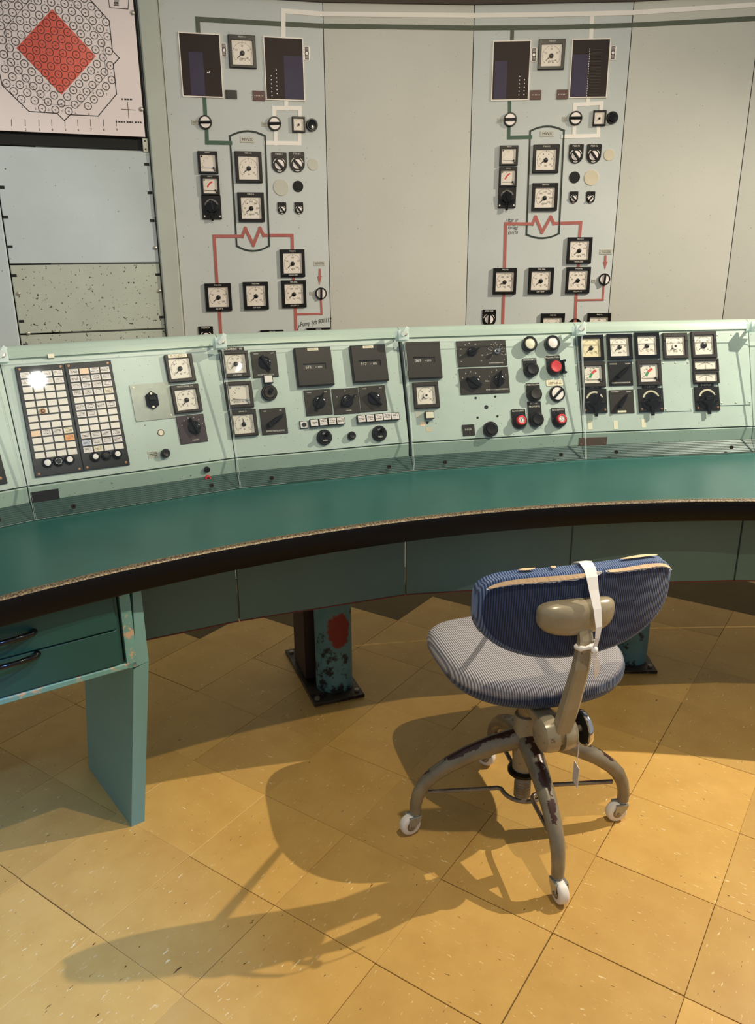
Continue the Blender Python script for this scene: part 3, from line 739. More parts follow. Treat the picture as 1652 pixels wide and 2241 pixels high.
def lamp(X, r, parent, lens='white', tall=0.020, name='indicator_lamp', **kw):
    b = MB(); b.lathe([(r*0.95, 0), (r, tall*0.25), (r, tall*0.85), (r*0.9, tall), (r*0.72, tall), (r*0.70, tall*0.8)], 26)
    G = mk(b, name, 'black', parent, X, smooth=35, **kw)
    b = MB(); b.lathe([(r*0.70, tall*0.5), (r*0.70, tall*0.86), (r*0.5, tall*0.93), (0, tall*0.96)], 24); mk(b, 'lens', lens, G, smooth=True)
    return G
def key_lock(X, r, parent, tag, txt, name='key_lock_button', **kw):
    G = push_button(X, r, parent, 'blackgloss', 0.016, name, tag=tag, txt=txt, **kw)
    b = MB(); b.lathe([(r*0.62, 0.010), (r*0.62, 0.026), (r*0.56, 0.028), (r*0.42, 0.028), (r*0.40, 0.025)], 24); mk(b, 'red_ring', 'red', G, smooth=35)
    b = MB(); b.lathe([(r*0.39, 0.012), (r*0.39, 0.0265), (0, 0.027)], 20); k = mk(b, 'lock_core', 'white', G)
    b = MB(); b.ringf((0, 0), r*0.26, r*0.30, 0.0273, 16); b.box((0, 0, 0.0273), (r*0.10, r*0.36, 0.0004)); mk(b, 'key_slot', 'ink', k)
    return G
def cam_switch(X, w, h, parent=None, ang=60, name='cam_switch', wings=True, **kw):
    b = MB(); b.box((0, 0, 0.003), (w, h, 0.006), None, 0.001); G = mk(b, name, 'black', parent, X, **kw)
    g = min(w, h)
    b = MB(); arcband(b, (0, 0.02*h), g*0.31, g*0.385, 165, 20, 0.0064, 20); mk(b, 'legend_ring', 'blank_warm' if wings else 'grey_ink', G)
    b = MB(); b.lathe([(g*0.30, 0.006), (g*0.30, 0.013), (g*0.25, 0.016), (0, 0.016)], 24)
    arcband(b, (0, 0), g*0.28, g*0.44, 190, 350, 0.0075, 18)
    mk(b, 'dome', 'blackgloss', G, smooth=35)
    if wings:
        b = MB()
        for s in (-1, 1): b.loft([[(s*g*0.24, g*0.02, 0.006), (s*g*0.50, -g*0.09, 0.006), (s*g*0.26, -g*0.10, 0.006)], [(s*g*0.24, g*0.02, 0.014), (s*g*0.49, -g*0.09, 0.010), (s*g*0.26, -g*0.10, 0.014)]])
        mk(b, 'pointer_wing', 'black', G)
    b = MB(); b.box((0, -g*0.44, 0.0125), (g*0.13, g*0.46, 0.012), None, 0.003); mk(b, 'lever', 'blackgloss', G)
    b = MB(); b.box((0, 0, 0.020), (g*0.52, g*0.13, 0.012), Matrix.Rotation(math.radians(ang), 4, 'Z') @ Matrix.Translation((g*0.10, 0, 0)), 0.003); mk(b, 'grip', 'blackgloss', G)
    for s in (-1, 1):
        b = MB(); b.lathe([(g*0.045, 0.006), (g*0.045, 0.0072), (0, 0.0076)], 10, Matrix.Translation((s*w*0.40, -h*0.38, 0))); mk(b, 'screw', 'brass' if wings else 'screw', G)
    return G
def counter(X, w, h, parent, digits, stuck=None, **kw):
    d = 0.016; ww, wh = w*0.62, h*0.155; e = 0.003
    b = MB()
    b.loft([rect(w, h, 0), rect(w, h, d-e), rect(w-2*e, h-2*e, d), rect(ww, wh, d, 0, 0.0), rect(ww, wh, d-0.006, 0, 0.0)], None, True, True)
    G = mk(b, 'counter_box', 'plate', parent, X, **kw)
    b = MB(); b.box((-ww*0.26, -wh*0.08, d-0.0055), (ww*0.46, wh*0.72, 0.001)); mk(b, 'digit_drum', 'bezel', G)
    b = MB(); text(b, digits, wh*0.72, -ww*0.26, -wh*0.08, d-0.0046); text(b, '- cm', wh*0.66, ww*0.20, -wh*0.04, d-0.0056); mk(b, 'digits', 'white_ink', G)
    if stuck:
        b = MB(); b.box((0, h*0.44, d+0.0005), (w*0.30, h*0.065, 0.001)); mk(b, 'paper_label', 'print_cream', G)
    b = MB(); b.quad(*rect(ww*0.98, wh*0.98, d-0.0015)); mk(b, 'glass_pane', 'lens', G)
    return G
def square_button(X, w, h, parent, face='white', tall=0.012, name='square_push_button', **kw):
    b = MB(); b.box((0, 0, tall/2), (w, h, tall), None, 0.001); G = mk(b, name, 'black', parent, X, **kw)
    mk(MB().box((0, 0, tall+0.0002), (w*0.86, h*0.84, 0.0018), None, 0.0006), 'cap', face, G)
    return G
def plate(X, w, h, parent, mat, thick=0.002, name='plate', screws=(), smat='screw', r=0.0, **kw):
    b = MB()
    if r: b.prism(rrect(w, h, r), 0, thick)
    else: b.box((0, 0, thick/2), (w, h, thick), None, 0.0004)
    G = mk(b, name, mat, parent, X, **kw)
    for x, y in screws:
        s = MB(); s.lathe([(0.0032, thick), (0.0032, thick+0.0008), (0.0015, thick+0.0014), (0, thick+0.0014)], 12, Matrix.Translation((x*w, y*h, 0))); mk(s, 'screw', smat, G)
    return G

# ================================================================== INSTRUMENTS ON THE WALL PANELS
def wl(px, py, w, h, fn, *a, **kw):
    wm, hm = wsize(px, py, w, h)
    return fn(wallf(px, py, 0.0005), wm, hm, *a, **kw)
def window(q, side, label, lamps=(), rails=False):
    px = sum(p[0] for p in q)/4; py = sum(p[1] for p in q)/4
    w = (q[1][0]-q[0][0]+q[2][0]-q[3][0])/2; h = (q[3][1]-q[0][1]+q[2][1]-q[1][1])/2
    wm, hm = wsize(px, py, w, h); X = wallf(px, py)
    b = MB(); e = 0.004
    b.loft([rect(wm+2*e, hm+2*e, 0), rect(wm+2*e, hm+2*e, 0.005), rect(wm, hm, 0.005), rect(wm, hm, 0.001)], None, True, True)
    G = mk(b, 'display_window', 'dial', None, X, label=label, cat='window', group='dark display windows on the wall panels')
    mk(MB().box((0, 0, 0.0022), (wm, hm, 0.002)), 'dark_screen', 'display', G)
    sx, sw, sy, sh = side
    mk(MB().box((sx*wm, sy*hm, 0.0034), (sw*wm, sh*hm, 0.0006)), 'violet_field', 'display_inner', G)
    if lamps:
        b = MB()
        for x, y in lamps: b.cyl((x*wm, y*hm, 0.0037), 0.0022, 0.0006, 8)
        mk(b, 'light_dots', 'white', G)
    if rails:
        b = MB()
        for k in range(16): b.box((0.17*wm, (0.32-0.052*k)*hm, 0.0042), (0.28*wm, 0.012*hm, 0.002))
        mk(b, 'terminal_bars', 'bezel', G)
        b = MB()
        for k in range(20): b.box((-0.03*wm, (0.34-0.043*k)*hm, 0.0042), (0.012*wm, 0.026*hm, 0.001))
        mk(b, 'white_marks', 'white', G)
    return G
dots2 = [(-0.36, -0.12-0.065*k) for k in range(6)] + [(-0.22, -0.02-0.065*k) for k in range(7)]
window([(392, 73), (479, 79), (487, 213), (402, 210)], (-0.12, 0.36, -0.14, 0.70), 'dark display window on left wall panel below the green line', [(0.15, -0.11), (0.19, -0.11), (0.21, -0.09)])
window([(578, 83), (661, 87), (665, 219), (584, 218)], (0.24, 0.50, -0.14, 0.72), 'dark display window with dot lights under the white line, left wall panel', dots2)
window([(1080, 93), (1159, 91), (1155, 217), (1077, 220)], (-0.28, 0.34, -0.16, 0.66), 'dark display window on right wall panel with dots at lower right', [(0.25, -0.10-0.065*k) for k in range(6)]+[(0.39, -0.16-0.065*k) for k in range(5)])
window([(1253, 89), (1333, 87), (1326, 212), (1247, 214)], (-0.26, 0.44, -0.12, 0.74), 'dark display window with terminal bars at far right of wall', (), True)
def nameplate_v(px, py, label):
    wm, hm = wsize(px, py, 13, 31); G = plate(wallf(px, py), wm, hm, None, 'white', 0.003, 'vertical_nameplate', r=0.006, label=label, cat='nameplate')
    mk(MB().box((0, hm*0.28, 0.0034), (wm*0.62, hm*0.34, 0.001)), 'print', 'print_black', G)
    mk(MB().box((0, -hm*0.28, 0.0034), (wm*0.62, hm*0.34, 0.001)), 'print', 'print_black', G)
    b = MB(); b.ringf((0, 0), wm*0.24, wm*0.36, 0.0035, 14); mk(b, 'emblem', 'ink', G)
nameplate_v(490, 110, 'small upright nameplate right of leftmost display window'); nameplate_v(671, 117, 'small upright nameplate at right edge of left wall panel')
nameplate_v(1168, 120, 'small upright nameplate left of right panel top gauge'); nameplate_v(1341, 116, 'small upright nameplate at far right of wall')
for px, py, w, h, mt, lb in ((506, 207, 25, 19, 'black', 'small black plate beside leftmost display window'), (566, 210, 26, 22, 'oxide', 'small maroon plate left of second display window'),
                             (1172, 208, 24, 21, 'oxide', 'small maroon plate right of third display window'), (1230, 207, 24, 21, 'oxide', 'small maroon plate left of far right display window')):
    wm, hm = wsize(px, py, w, h); G = plate(wallf(px, py), wm, hm, None, mt, 0.004, 'small_plate', label=lb, cat='plate')
    if mt == 'oxide':
        b = MB()
        for k in range(6): b.box(((k-2.5)*wm*0.13, 0, 0.0042), (wm*0.05, hm*0.09, 0.0006))
        mk(b, 'print', 'white_ink', G)
WGK = dict(bez='black', ticks=12, major=3)
def wg(px, py, w, h, nums, unit, top, label, needle=217, bottom='', **kw):
    k = dict(WGK); k.update(kw)
    return wl(px, py, w, h, gauge, None, nums=nums, unit=unit, top=top, bottom=bottom, needle=needle, label=label, cat='gauge', group='square gauges on the wall panels', **k)
wg(530, 114, 59, 72, ('0', '10', '20', '30', '40'), 'ØPD', 'P300 K14', 'square white gauge between the two dark windows, left wall panel', 222)
wg(544, 366, 58, 68, ('0', '2', '4', '6', '8', '10'), 'm', 'P300 K15', 'upper square gauge inside the outlined vessel, left wall panel', 217)
wg(549.5, 453.5, 57, 64, ('0', '50', '100', '150', '200', '250', '300'), 'ppm', 'P300 K16', 'lower square gauge inside the outlined vessel, left wall panel', 212, ticks=24, major=4)
wg(640, 576, 53, 60, ('0', '50', '100', '150', '200'), 'kg/s', 'P442 K14', 'square kg/s gauge right of the red zigzag, left wall panel', 220, 'MASSFLÖDE')
wg(643, 643, 53, 59, ('0', '50', '100', '150', '200', '250'), '°C', 'P442 K44a', 'square °C gauge right in the row, left wall panel', 213, 'UTLOPP 1 R')
wg(478, 650, 57, 60, ('0', '50', '100', '150', '200'), '°C', 'P442 K34', 'square °C gauge left in the row, left wall panel', 218, 'INLOPP R')
wg(560, 647, 54, 60, ('0', '10', '20', '30', '40'), '°C', 'P442 K44a', 'square °C gauge in middle of the row, left wall panel', 224, 'DIFF TEMP')
wg(596, 746, 50, 48, ('0', '5', '10', '15'), 'bar', 'P442 V34', 'square gauge half hidden behind console, middle of left wall panel', 215)
wg(697, 742, 50, 50, ('0', '5', '10', '15'), '%', 'P442 V3c', 'square gauge half hidden behind console, right edge of left wall panel', 215)
wg(1206, 120, 58, 66, ('0', '10', '20', '30', '40'), 'ØPD', 'P300 K14', 'square white gauge between the two dark windows, right wall panel', 217)
wg(1194, 348, 57, 62, ('0', '2', '4', '6', '8', '10'), 'm', 'P300 K15', 'upper square gauge inside the outlined vessel, right wall panel', 210)
wg(1191.5, 431, 56, 60, ('0', '50', '100', '150', '200', '250', '300'), 'ppm', 'P300 K16', 'lower square gauge inside the outlined vessel, right wall panel', 222, ticks=24, major=4)
wg(1267, 548, 54, 57, ('0', '50', '100', '150', '200'), 'kg/s', 'P442 K14', 'square kg/s gauge right of the red zigzag, right wall panel', 215, 'MASSFLÖDE')
wg(1264, 613, 53, 57, ('0', '50', '100', '150', '200', '250'), '°C', 'P442 K44a', 'square °C gauge right in the row, right wall panel', 211, 'UTLOPP 1 R')
wg(1104, 615, 51, 57, ('0', '50', '100', '150', '200', '250'), '°C', 'P442 K34', 'square °C gauge left in the row, right wall panel', 204)
wg(1183, 614, 55, 57, ('0', '10', '20', '30', '40'), '°C', 'P442 K44a', 'square °C gauge in middle of the row, right wall panel', 218, 'DIFF TEMP')
wg(1208, 712, 52, 52, ('0', '5', '10', '15'), 'bar', 'P442 V34', 'square gauge half hidden behind console, middle of right wall panel', 215)
wg(1309, 710, 51, 50, ('100', '200', '300'), '%', 'P442 V3c', 'square gauge half hidden behind console, right edge of right wall panel', 215)
for px, py, s in ((653, 273, 'left'), (1311, 259, 'right')):
    wg(px, py, 28, 34, (), '', '', 'small square gauge below the white fork, %s wall panel' % s, 225, ticks=8, major=2)
def stack(pa, pb, pc, side):
    G = wl(pa[0], pa[1], pa[2], pa[3], gauge, None, 'quad', ('0', '1', '2', '3'), '', 'P300 K11', '', 180, bez='black', label='top quadrant gauge of the three part stack, %s wall panel' % side, cat='gauge')
    G = wl(pb[0], pb[1], pb[2], pb[3], gauge, None, 'quad', (), '', 'P300 K12', '', 180, bez='black', label='quadrant gauge with red arc, middle of stack, %s wall panel' % side, cat='gauge')
    wm, hm = wsize(pb[0], pb[1], pb[2], pb[3]); b = MB(); g = min(wm, hm); m_ = g*0.125; R = min(wm-2*m_, hm-2.3*m_)*0.8
    arcband(b, ((wm-2*m_)*0.36, -(hm-2.3*m_)*0.30), R*0.66, R*0.80, 165, 110, 0.0050, 8); mk(b, 'red_zone', 'scale_red', G)
    wl(pc[0], pc[1], pc[2], pc[3], cam_switch, None, 100, wings=False, label='black cam switch with lever below the gauge stack, %s wall panel' % side, cat='switch')
stack((455, 356, 43, 49), (460, 406, 40, 44), (463, 454, 42, 52), 'left')
stack((1113, 341, 40, 44), (1111, 388, 39, 43), (1109, 433, 39, 45), 'right')
for px, py, ang, lb in ((449, 268, 2, 'round black and white knob on the green line, left wall panel'), (600.5, 271, 2, 'round black and white knob on the white fork, left wall panel'),
                    (702, 642, 88, 'round knob below the red arrow, left wall panel'), (1116, 262, 0, 'round black and white knob on the green line, right wall panel'),
                    (1259, 259, 0, 'round black and white knob on the white fork, right wall panel'), (1322, 611, 86, 'round knob below the red arrow, right wall panel')):
    r = wsize(px, py, 29 if py < 300 else 25, 20)[0]/2
    disc_knob(wallf(px, py), r, None, ang, label=lb, cat='knob', group='round selector knobs on the wall')
for px, py, s in ((682, 274, 'left'), (1339, 258, 'right')):
    r = wsize(px, py, 25, 20)[0]/2; X = wallf(px, py)
    push_button(X, r, None, 'blackgloss', 0.018, 'black_knob', label='glossy black round knob beside small gauge, %s wall panel' % s, cat='knob')
for px, py, w, h, ang, tx, lb in ((611, 356, 33, 45, -47, 'P300 K1', 'first of two shield shaped selector knobs, left wall panel'), (650, 355, 33, 45, -47, 'P300 K2', 'second of two shield shaped selector knobs, left wall panel'),
                            (617, 456, 19, 26, -50, '', 'small shield shaped knob under the blank disc, left wall panel'), (654, 456, 19, 26, -50, '', 'small shield shaped knob under the black hole, left wall panel'),
                            (451, 734, 32, 40, -40, 'P300 K44', 'shield shaped knob peeking over console top, left wall panel'),
                            (1260, 337, 32, 42, -50, 'P300 K1', 'first of two shield shaped selector knobs, right wall panel'), (1299, 337, 32, 42, -50, 'P300 K2', 'second of two shield shaped selector knobs, right wall panel'),
                            (1255, 432, 19, 26, -45, '', 'small shield shaped knob under the black hole, right wall panel'), (1292, 432, 19, 26, 50, '', 'small shield shaped knob under the cream disc, right wall panel'),
                            (1070, 696, 30, 37, 88, 'P300 K44', 'shield shaped knob peeking over console top, right wall panel')):
    wl(px, py, w, h, tag_knob, None, ang, tx, label=lb, cat='knob')
for px, py, r, mt, lb in ((685, 360, 12, 'blank', 'small blank disc at right edge of left wall panel'), (615, 410, 17, 'blank', 'large blank disc on left wall panel'), (652, 408, 11.5, 'gap', 'round black hole on left wall panel'),
                      (1333, 339, 12, 'blank_warm', 'small cream disc at right edge of right wall panel'), (1294, 389, 16, 'blank_warm', 'large cream disc on right wall panel'), (1257, 388, 12, 'gap', 'round black hole on right wall panel')):
    rm = wsize(px, py, 2*r, 10)[0]/2; b = MB(); b.lathe([(rm, 0), (rm, 0.0018), (rm*0.96, 0.0024), (0, 0.0024)], 28)
    G = mk(b, 'blanking_disc', mt, None, wallf(px, py), label=lb, cat='disc')
for px, py, w, h, mt, lb in ((541, 306, 30, 13, 'blank', 'small MVVX nameplate at top of vessel, left wall panel'), (1197, 293, 30, 12, 'blank', 'small MVVX nameplate at top of vessel, right wall panel')):
    wm, hm = wsize(px, py, w, h); G = plate(wallf(px, py), wm, hm, None, mt, 0.002, 'vessel_nameplate', label=lb, cat='nameplate')
    b = MB(); text(b, 'MVVX', hm*0.72, 0, 0, 0.0023); mk(b, 'lettering', 'ink', G)
for px, py, w, h, lb in ((699, 577, 26, 11, 'printed label above the red arrow, left wall panel'), (1326, 551, 28, 11, 'printed label above the red arrow, right wall panel'), (426, 268, 13, 11, 'tiny printed label beside green line knob, left wall panel'),
                     (579, 272, 12, 10, 'tiny printed label beside white fork knob, left wall panel'), (682, 642, 9, 8, 'tiny printed label beside arrow knob, left wall panel'),
                     (1094, 263, 10, 9, 'tiny printed label beside green line knob, right wall panel'), (1236, 260, 12, 10, 'tiny printed label beside white fork knob, right wall panel'), (1299, 615, 9, 8, 'tiny printed label beside arrow knob, right wall panel')):
    wm, hm = wsize(px, py, w, h); G = plate(wallf(px, py), wm, hm, None, 'blank', 0.0015, 'printed_label', label=lb, cat='label')
    mk(MB().box((0, 0, 0.0018), (wm*0.9, hm*0.86, 0.0006)), 'print', 'print_wall', G)
for px, py, s in ((1258, 712, 'right'), (647, 742, 'left')):
    b = MB(); r = wsize(px, py, 30, 10)[0]/2; b.lathe([(r, 0), (r, 0.003), (r*0.86, 0.003), (r*0.86, 0.0012)], 26)
    mk(b, 'pump_symbol_ring', 'black', None, wallf(px, py), label='black ring symbol on the red line at console top, %s wall panel' % s, cat='ring')
# ================================================================== CONTROL DESK
DZ = 0.75
DC = Vector((0.979, -0.613, 0)); DR = 2.7298
def dpt(a, r=0.0): return DC + Vector((math.cos(a), math.sin(a), 0))*(DR+r)
# back line of the worktop = foot of the console modules
J = [on_z(x, y, DZ) for x, y in ((77, 1138), (525, 1068), (905, 1030), (1280, 1005), (1652, 990))]
for p in J: p.z = 0
def ext(p, ang, L): return p + Vector((math.cos(math.radians(ang)), math.sin(math.radians(ang)), 0))*L
J = [ext(J[0], 221, 0.60)] + J + [ext(J[-1], 1.0, 0.62)]
NM = len(J)-1
MT = [(J[i+1]-J[i]).normalized() for i in range(NM)]
MN = [Vector((t.y, -t.x, 0)) for t in MT]
BK = []
for i in range(NM+1):
    a = MN[max(i-1, 0)]; c = MN[min(i, NM-1)]; m = (a+c).normalized(); BK.append(-m/m.dot(c))
def back_at(a):
    d = Vector((math.cos(a), math.sin(a), 0)); best = None
    for i in range(NM):
        n = MN[i]; den = d.dot(n)
        if abs(den) < 1e-6: continue
        s = (J[i]-DC).dot(n)/den; P = DC+d*s; u = (P-J[i]).dot(MT[i])
        if (u >= -1e-6 or i == 0) and (u <= (J[i+1]-J[i]).length+1e-6 or i == NM-1) and s > 0:
            if best is None or s < best: best = s
    return DC + d*best
A0, A1 = math.radians(152), math.radians(62); NS = 72
angs = [A0+(A1-A0)*k/NS for k in range(NS+1)]
desk = empty('control_desk', (0.4, 2.3, 0), 'curved green linoleum control desk with rounded black front edge', 'desk')
DX = Matrix.Identity(4)
b = MB(); top = []; 
for a in angs:
    f_ = dpt(a, 0.022); k_ = back_at(a) + Vector((math.cos(a), math.sin(a), 0))*0.0
    top.append([(f_.x, f_.y, DZ-0.03), (f_.x, f_.y, DZ), (k_.x, k_.y, DZ), (k_.x, k_.y, DZ-0.03)])
b.loft(top); mk(b, 'desk_top', 'desk', desk, DX, 35)
b = MB(); prof = [(0.024, -0.060), (0.004, -0.060), (0.0, -0.054), (0.0, -0.010), (0.003, -0.002), (0.009, 0.002), (0.018, 0.0025), (0.024, 0.0005)]
rings = []
for a in angs: rings.append([tuple(dpt(a, r)+Vector((0, 0, DZ+z))) for r, z in prof])
b.loft(rings); et = mk(b, 'edge_trim', 'edge', desk, DX, 35, label='rounded black edge strip')
b = MB(); b.loft([[tuple(dpt(a, r)+Vector((0, 0, DZ+z))) for r, z in ((0.0025, -0.0025), (0.005, 0.0008), (0.009, 0.0029), (0.014, 0.0034), (0.0175, 0.0030), (0.010, 0.0005))] for a in angs]); mk(b, 'edge_highlight', 'edge_glint', et, DX, 50)  # added strip on the trim's top that carries the painted highlight
AP = [Vector((-0.640, 1.803, 0)), Vector((-0.376, 1.930, 0)), Vector((0.0795, 2.095, 0)), Vector((0.568, 2.157, 0)), Vector((1.073, 2.180, 0)), Vector((1.60, 2.15, 0)), Vector((2.1, 2.03, 0))]
for a, c in zip(AP, AP[1:]):
    t = (c-a).normalized(); n = Vector((t.y, -t.x, 0)); L = (c-a).length; g = 0.0022
    X = frame(t, UP, n, a)
    o = mk(MB().box((L/2, 0.601, -0.009), (L-2*g, 0.242, 0.018), None, 0.001), 'apron_panel', 'apron', desk, X)
    mk(MB().box((L/2, 0.4785, -0.009), (L-2*g, 0.003, 0.0186)), 'oxide_edge', 'apron_edge', o)
# support columns bolted to the floor
def pedestal(front, dirv, label, post):
    d = Vector(dirv).normalized(); t = Vector((d.y, -d.x, 0)); X = frame(t, d, UP, Vector(front))   # x right, y back, z up
    G = empty('desk_column', None, label, 'column', 'steel columns under the desk', X=X)
    mk(MB().box((0, 0.19, 0.006), (0.175, 0.40, 0.012), None, 0.001), 'base_plate', 'plate_rust', G)
    mk(MB().lathe([(0.0625, 0.012), (0.0625, 0.69)], 32, Matrix.Translation((0.012, 0.088, 0))), 'round_post', post, G, smooth=40)
    mk(MB().box((-0.005, 0.225, 0.351), (0.135, 0.15, 0.678), None, 0.004), 'box_beam', 'beam', G)
    for x, y in ((-0.07, 0.015), (0.07, 0.02), (-0.07, 0.36), (0.07, 0.30)):
        mk(MB().cyl((x, y, 0.012), 0.009, 0.007, 6), 'bolt', 'thread', G)
    return G
pedestal((-0.134, 2.303, 0), (-0.345, 0.939, 0), 'steel desk column with red primer patch and rusty base plate', 'column')
pedestal((0.90, 2.475, 0), (0.02, 1, 0), 'steel desk column half hidden behind the chair', 'column_plain')
# drawer unit hung under the left end
tA = math.radians(34); DTt = Vector((math.cos(tA), math.sin(tA), 0)); DNn = Vector((DTt.y, -DTt.x, 0)); DP = Vector((-0.579, 1.676, 0))
DU = frame(DTt, UP, DNn, DP)
dr = empty('drawer_unit', None, 'dark teal drawer unit with worn pale frame under the desk', 'drawer unit', X=DU)
ww = 0.56; z0, z1 = 0.486, 0.688
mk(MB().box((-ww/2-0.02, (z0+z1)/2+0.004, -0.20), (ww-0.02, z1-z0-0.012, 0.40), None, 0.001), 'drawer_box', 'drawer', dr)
b = MB(); b.prism(rrect(0.024, 0.20, 0.007), -0.40, 0.004, Matrix.Translation((-0.012, (z0+z1)/2, 0))); mk(b, 'side_frame', 'drawer_frame', dr)
mk(MB().box((-ww/2, z0+0.008, -0.19), (ww, 0.016, 0.388), None, 0.003), 'bottom_frame', 'drawer_frame', dr)
for k, (a, c) in enumerate(((0.598, 0.686), (0.506, 0.594))):
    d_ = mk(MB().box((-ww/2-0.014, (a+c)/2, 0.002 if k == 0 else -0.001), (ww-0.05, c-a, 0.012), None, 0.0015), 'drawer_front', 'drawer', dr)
    hz = 0.645 if k == 0 else 0.590; hp = [(-0.345, hz-0.004, 0.005), (-0.338, hz, 0.024), (-0.30, hz+0.001, 0.033), (-0.26, hz+0.001, 0.033), (-0.222, hz, 0.024), (-0.215, hz-0.004, 0.005)]
    mk(MB().tube(hp, [0.008, 0.007, 0.006, 0.006, 0.007, 0.009], 12, None, Vector((0, 0, 1))), 'handle', 'blackgloss', d_, DU, True)
# slab leg
dL = Vector((-0.621, 0.784, 0)); nL = Vector((0.784, 0.621, 0)); Q0 = Vector((-0.650, 1.697, 0))
LX = frame(nL, dL, UP, Q0)
leg = empty('desk_leg', None, 'pale teal slab leg tapering to the floor beside the drawers', 'desk leg', X=LX)
b = MB(); th = 0.0358
b.loft([[(0, 0, 0), (th, 0, 0), (th, 0.3225, 0), (0, 0.3225, 0)], [(0.033, -0.06, 0.479), (0.033+th+0.003, -0.06, 0.488), (0.033+th, 0.30, 0.488), (0.033, 0.30, 0.479)]])
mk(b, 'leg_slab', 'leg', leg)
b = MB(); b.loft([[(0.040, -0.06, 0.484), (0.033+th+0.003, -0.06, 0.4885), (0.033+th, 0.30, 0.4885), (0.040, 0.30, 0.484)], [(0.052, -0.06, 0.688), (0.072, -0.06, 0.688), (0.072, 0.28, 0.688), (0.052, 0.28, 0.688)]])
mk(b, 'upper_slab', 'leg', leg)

# ================================================================== CONSOLE MODULES
PD0, PZ0, PD1, PZ1 = 0.035, 0.836, 0.152, 1.157      # inclined face: depth/height at its foot and head
def jp(i, d, z, du=0.0, side=0):
    p = J[i] + BK[i]*d; t = MT[min(max(side, 0), NM-1)]
    p = p + t*du; return (p.x, p.y, z)
def extr(b, i, prof, gap=0.0015, g2=None):
    g2 = gap if g2 is None else g2
    b.loft([[jp(i, d, z, gap, i) for d, z in prof], [jp(i+1, d, z, -g2, i) for d, z in prof]]); return b
names = ['leftmost console module cut by the frame, with the edge of a black panel', 'green console module with twin white annunciator panels',
         'green console module with counter boxes and rows of white buttons', 'green console module with red key locks and round push buttons',
         'green console module with five top gauges and three lever switches', 'plain green console module at right end of the desk']
MOD = []
for i in range(NM):
    base = (J[i]+J[i+1])/2; X = frame(MT[i], -MN[i], UP, base+Vector((0, 0, DZ)))
    G = empty('console_module', None, names[i], 'console', 'console modules standing along the desk', X=X)
    I = DX; MOD.append(G)
    gl = 0.006 if i == 3 else 0.0015; gr = 0.006 if i == 2 else 0.0015
    # ribbed foot strip
    pr = [(0.036, DZ+0.001), (0.001, DZ+0.001)]; nr = 8
    for k in range(nr):
        for s, h_ in ((0.0, 0.0), (0.25, 0.0013), (0.6, 0.0013), (0.85, 0.0)):
            f_ = (k+s)/nr; pr.append((0.001+0.034*f_-h_*0.7, DZ+0.002+0.037*f_+h_*0.7))
    pr.append((0.036, DZ+0.040))
    mk(extr(MB(), i, pr, 0.0008), 'ribbed_strip', 'strip', G, I)
    mk(extr(MB(), i, [(0.035, DZ+0.0405), (0.035, 0.830), (0.037, 0.833), (0.06, 0.833), (0.06, DZ+0.0405)], gl, gr), 'riser', 'riser', G, I)
    dx, dz = PD1-PD0, PZ1-PZ0; ln = math.hypot(dx, dz); nx, nz = dz/ln, -dx/ln  # into the console
    th = 0.02
    mk(extr(MB(), i, [(PD0, PZ0+0.0015), (PD1, PZ1-0.002), (PD1+nx*th, PZ1-0.002+nz*th), (PD0+nx*th, PZ0+0.0015+nz*th)], gl, gr), 'face_panel', 'panel', G, I)
    mk(extr(MB(), i, [(PD1+0.004, PZ1-0.006), (PD1+0.004, PZ1+0.002), (PD1-0.001, PZ1+0.004), (PD1+0.007, 1.177), (PD1+0.013, 1.186), (PD1+0.022, 1.1905), (PD1+0.034, 1.192), (PD1+0.042, 1.189), (PD1+0.046, 1.181), (PD1+0.046, PZ1-0.006)], 0.0008), 'top_rail', 'rail', G, I, 50)
    mk(extr(MB(), i, [(0.062, DZ+0.002), (0.062, 0.829), (PD0+nx*th+0.002, PZ0), (PD1+nx*th+0.003, PZ1-0.02), (PD1+0.044, PZ1-0.008), (0.30, 0.92), (0.30, DZ+0.002)], 0.009), 'housing', 'gap', G, I)
FACE = []
for i in range(NM):
    n = MN[i]; upv = (-n*(PD1-PD0) + UP*(PZ1-PZ0)).normalized(); nn = MT[i].cross(upv).normalized()
    FACE.append((J[i]-n*PD0+Vector((0, 0, PZ0)), MT[i], upv, nn))
def cf(m, px, py, lift=0.0004):
    P0, t, u, n = FACE[m]; P = on_plane(px, py, P0, n); return frame(t, u, n, P+n*lift)
def csz(m, px, py, w, h):
    P0, t, u, n = FACE[m]
    a = on_plane(px-w/2, py, P0, n); c = on_plane(px+w/2, py, P0, n); d = on_plane(px, py-h/2, P0, n); e = on_plane(px, py+h/2, P0, n)
    return abs((c-a).dot(t)), abs((d-e).dot(u))
def rf(m, px, py, lift=0.0004):      # on the upright riser
    n = MN[m]; P = on_plane(px, py, J[m]-n*0.035, n); return frame(MT[m], UP, n, P+n*lift)
def rsz(m, px, py, w, h):
    n = MN[m]; P0 = J[m]-n*0.035; a = on_plane(px-w/2, py, P0, n); c = on_plane(px+w/2, py, P0, n); d = on_plane(px, py-h/2, P0, n); e = on_plane(px, py+h/2, P0, n)
    return abs((c-a).dot(MT[m])), abs(d.z-e.z)
def cg(m, px, py, w, h, **kw):
    wm, hm = csz(m, px, py, w, h); s = (wm+hm)/2 if abs(wm-hm) < 0.25*wm else None
    if s: wm = hm = s
    return gauge(cf(m, px, py), wm, hm, MOD[m], **kw)
def cs(m, px, py, w, h, *a, **kw):
    wm, hm = csz(m, px, py, w, h); return plate_switch(cf(m, px, py), wm, hm, MOD[m], *a, **kw)
def cr(m, px, py, d): return csz(m, px, py, d, d)[1]/2
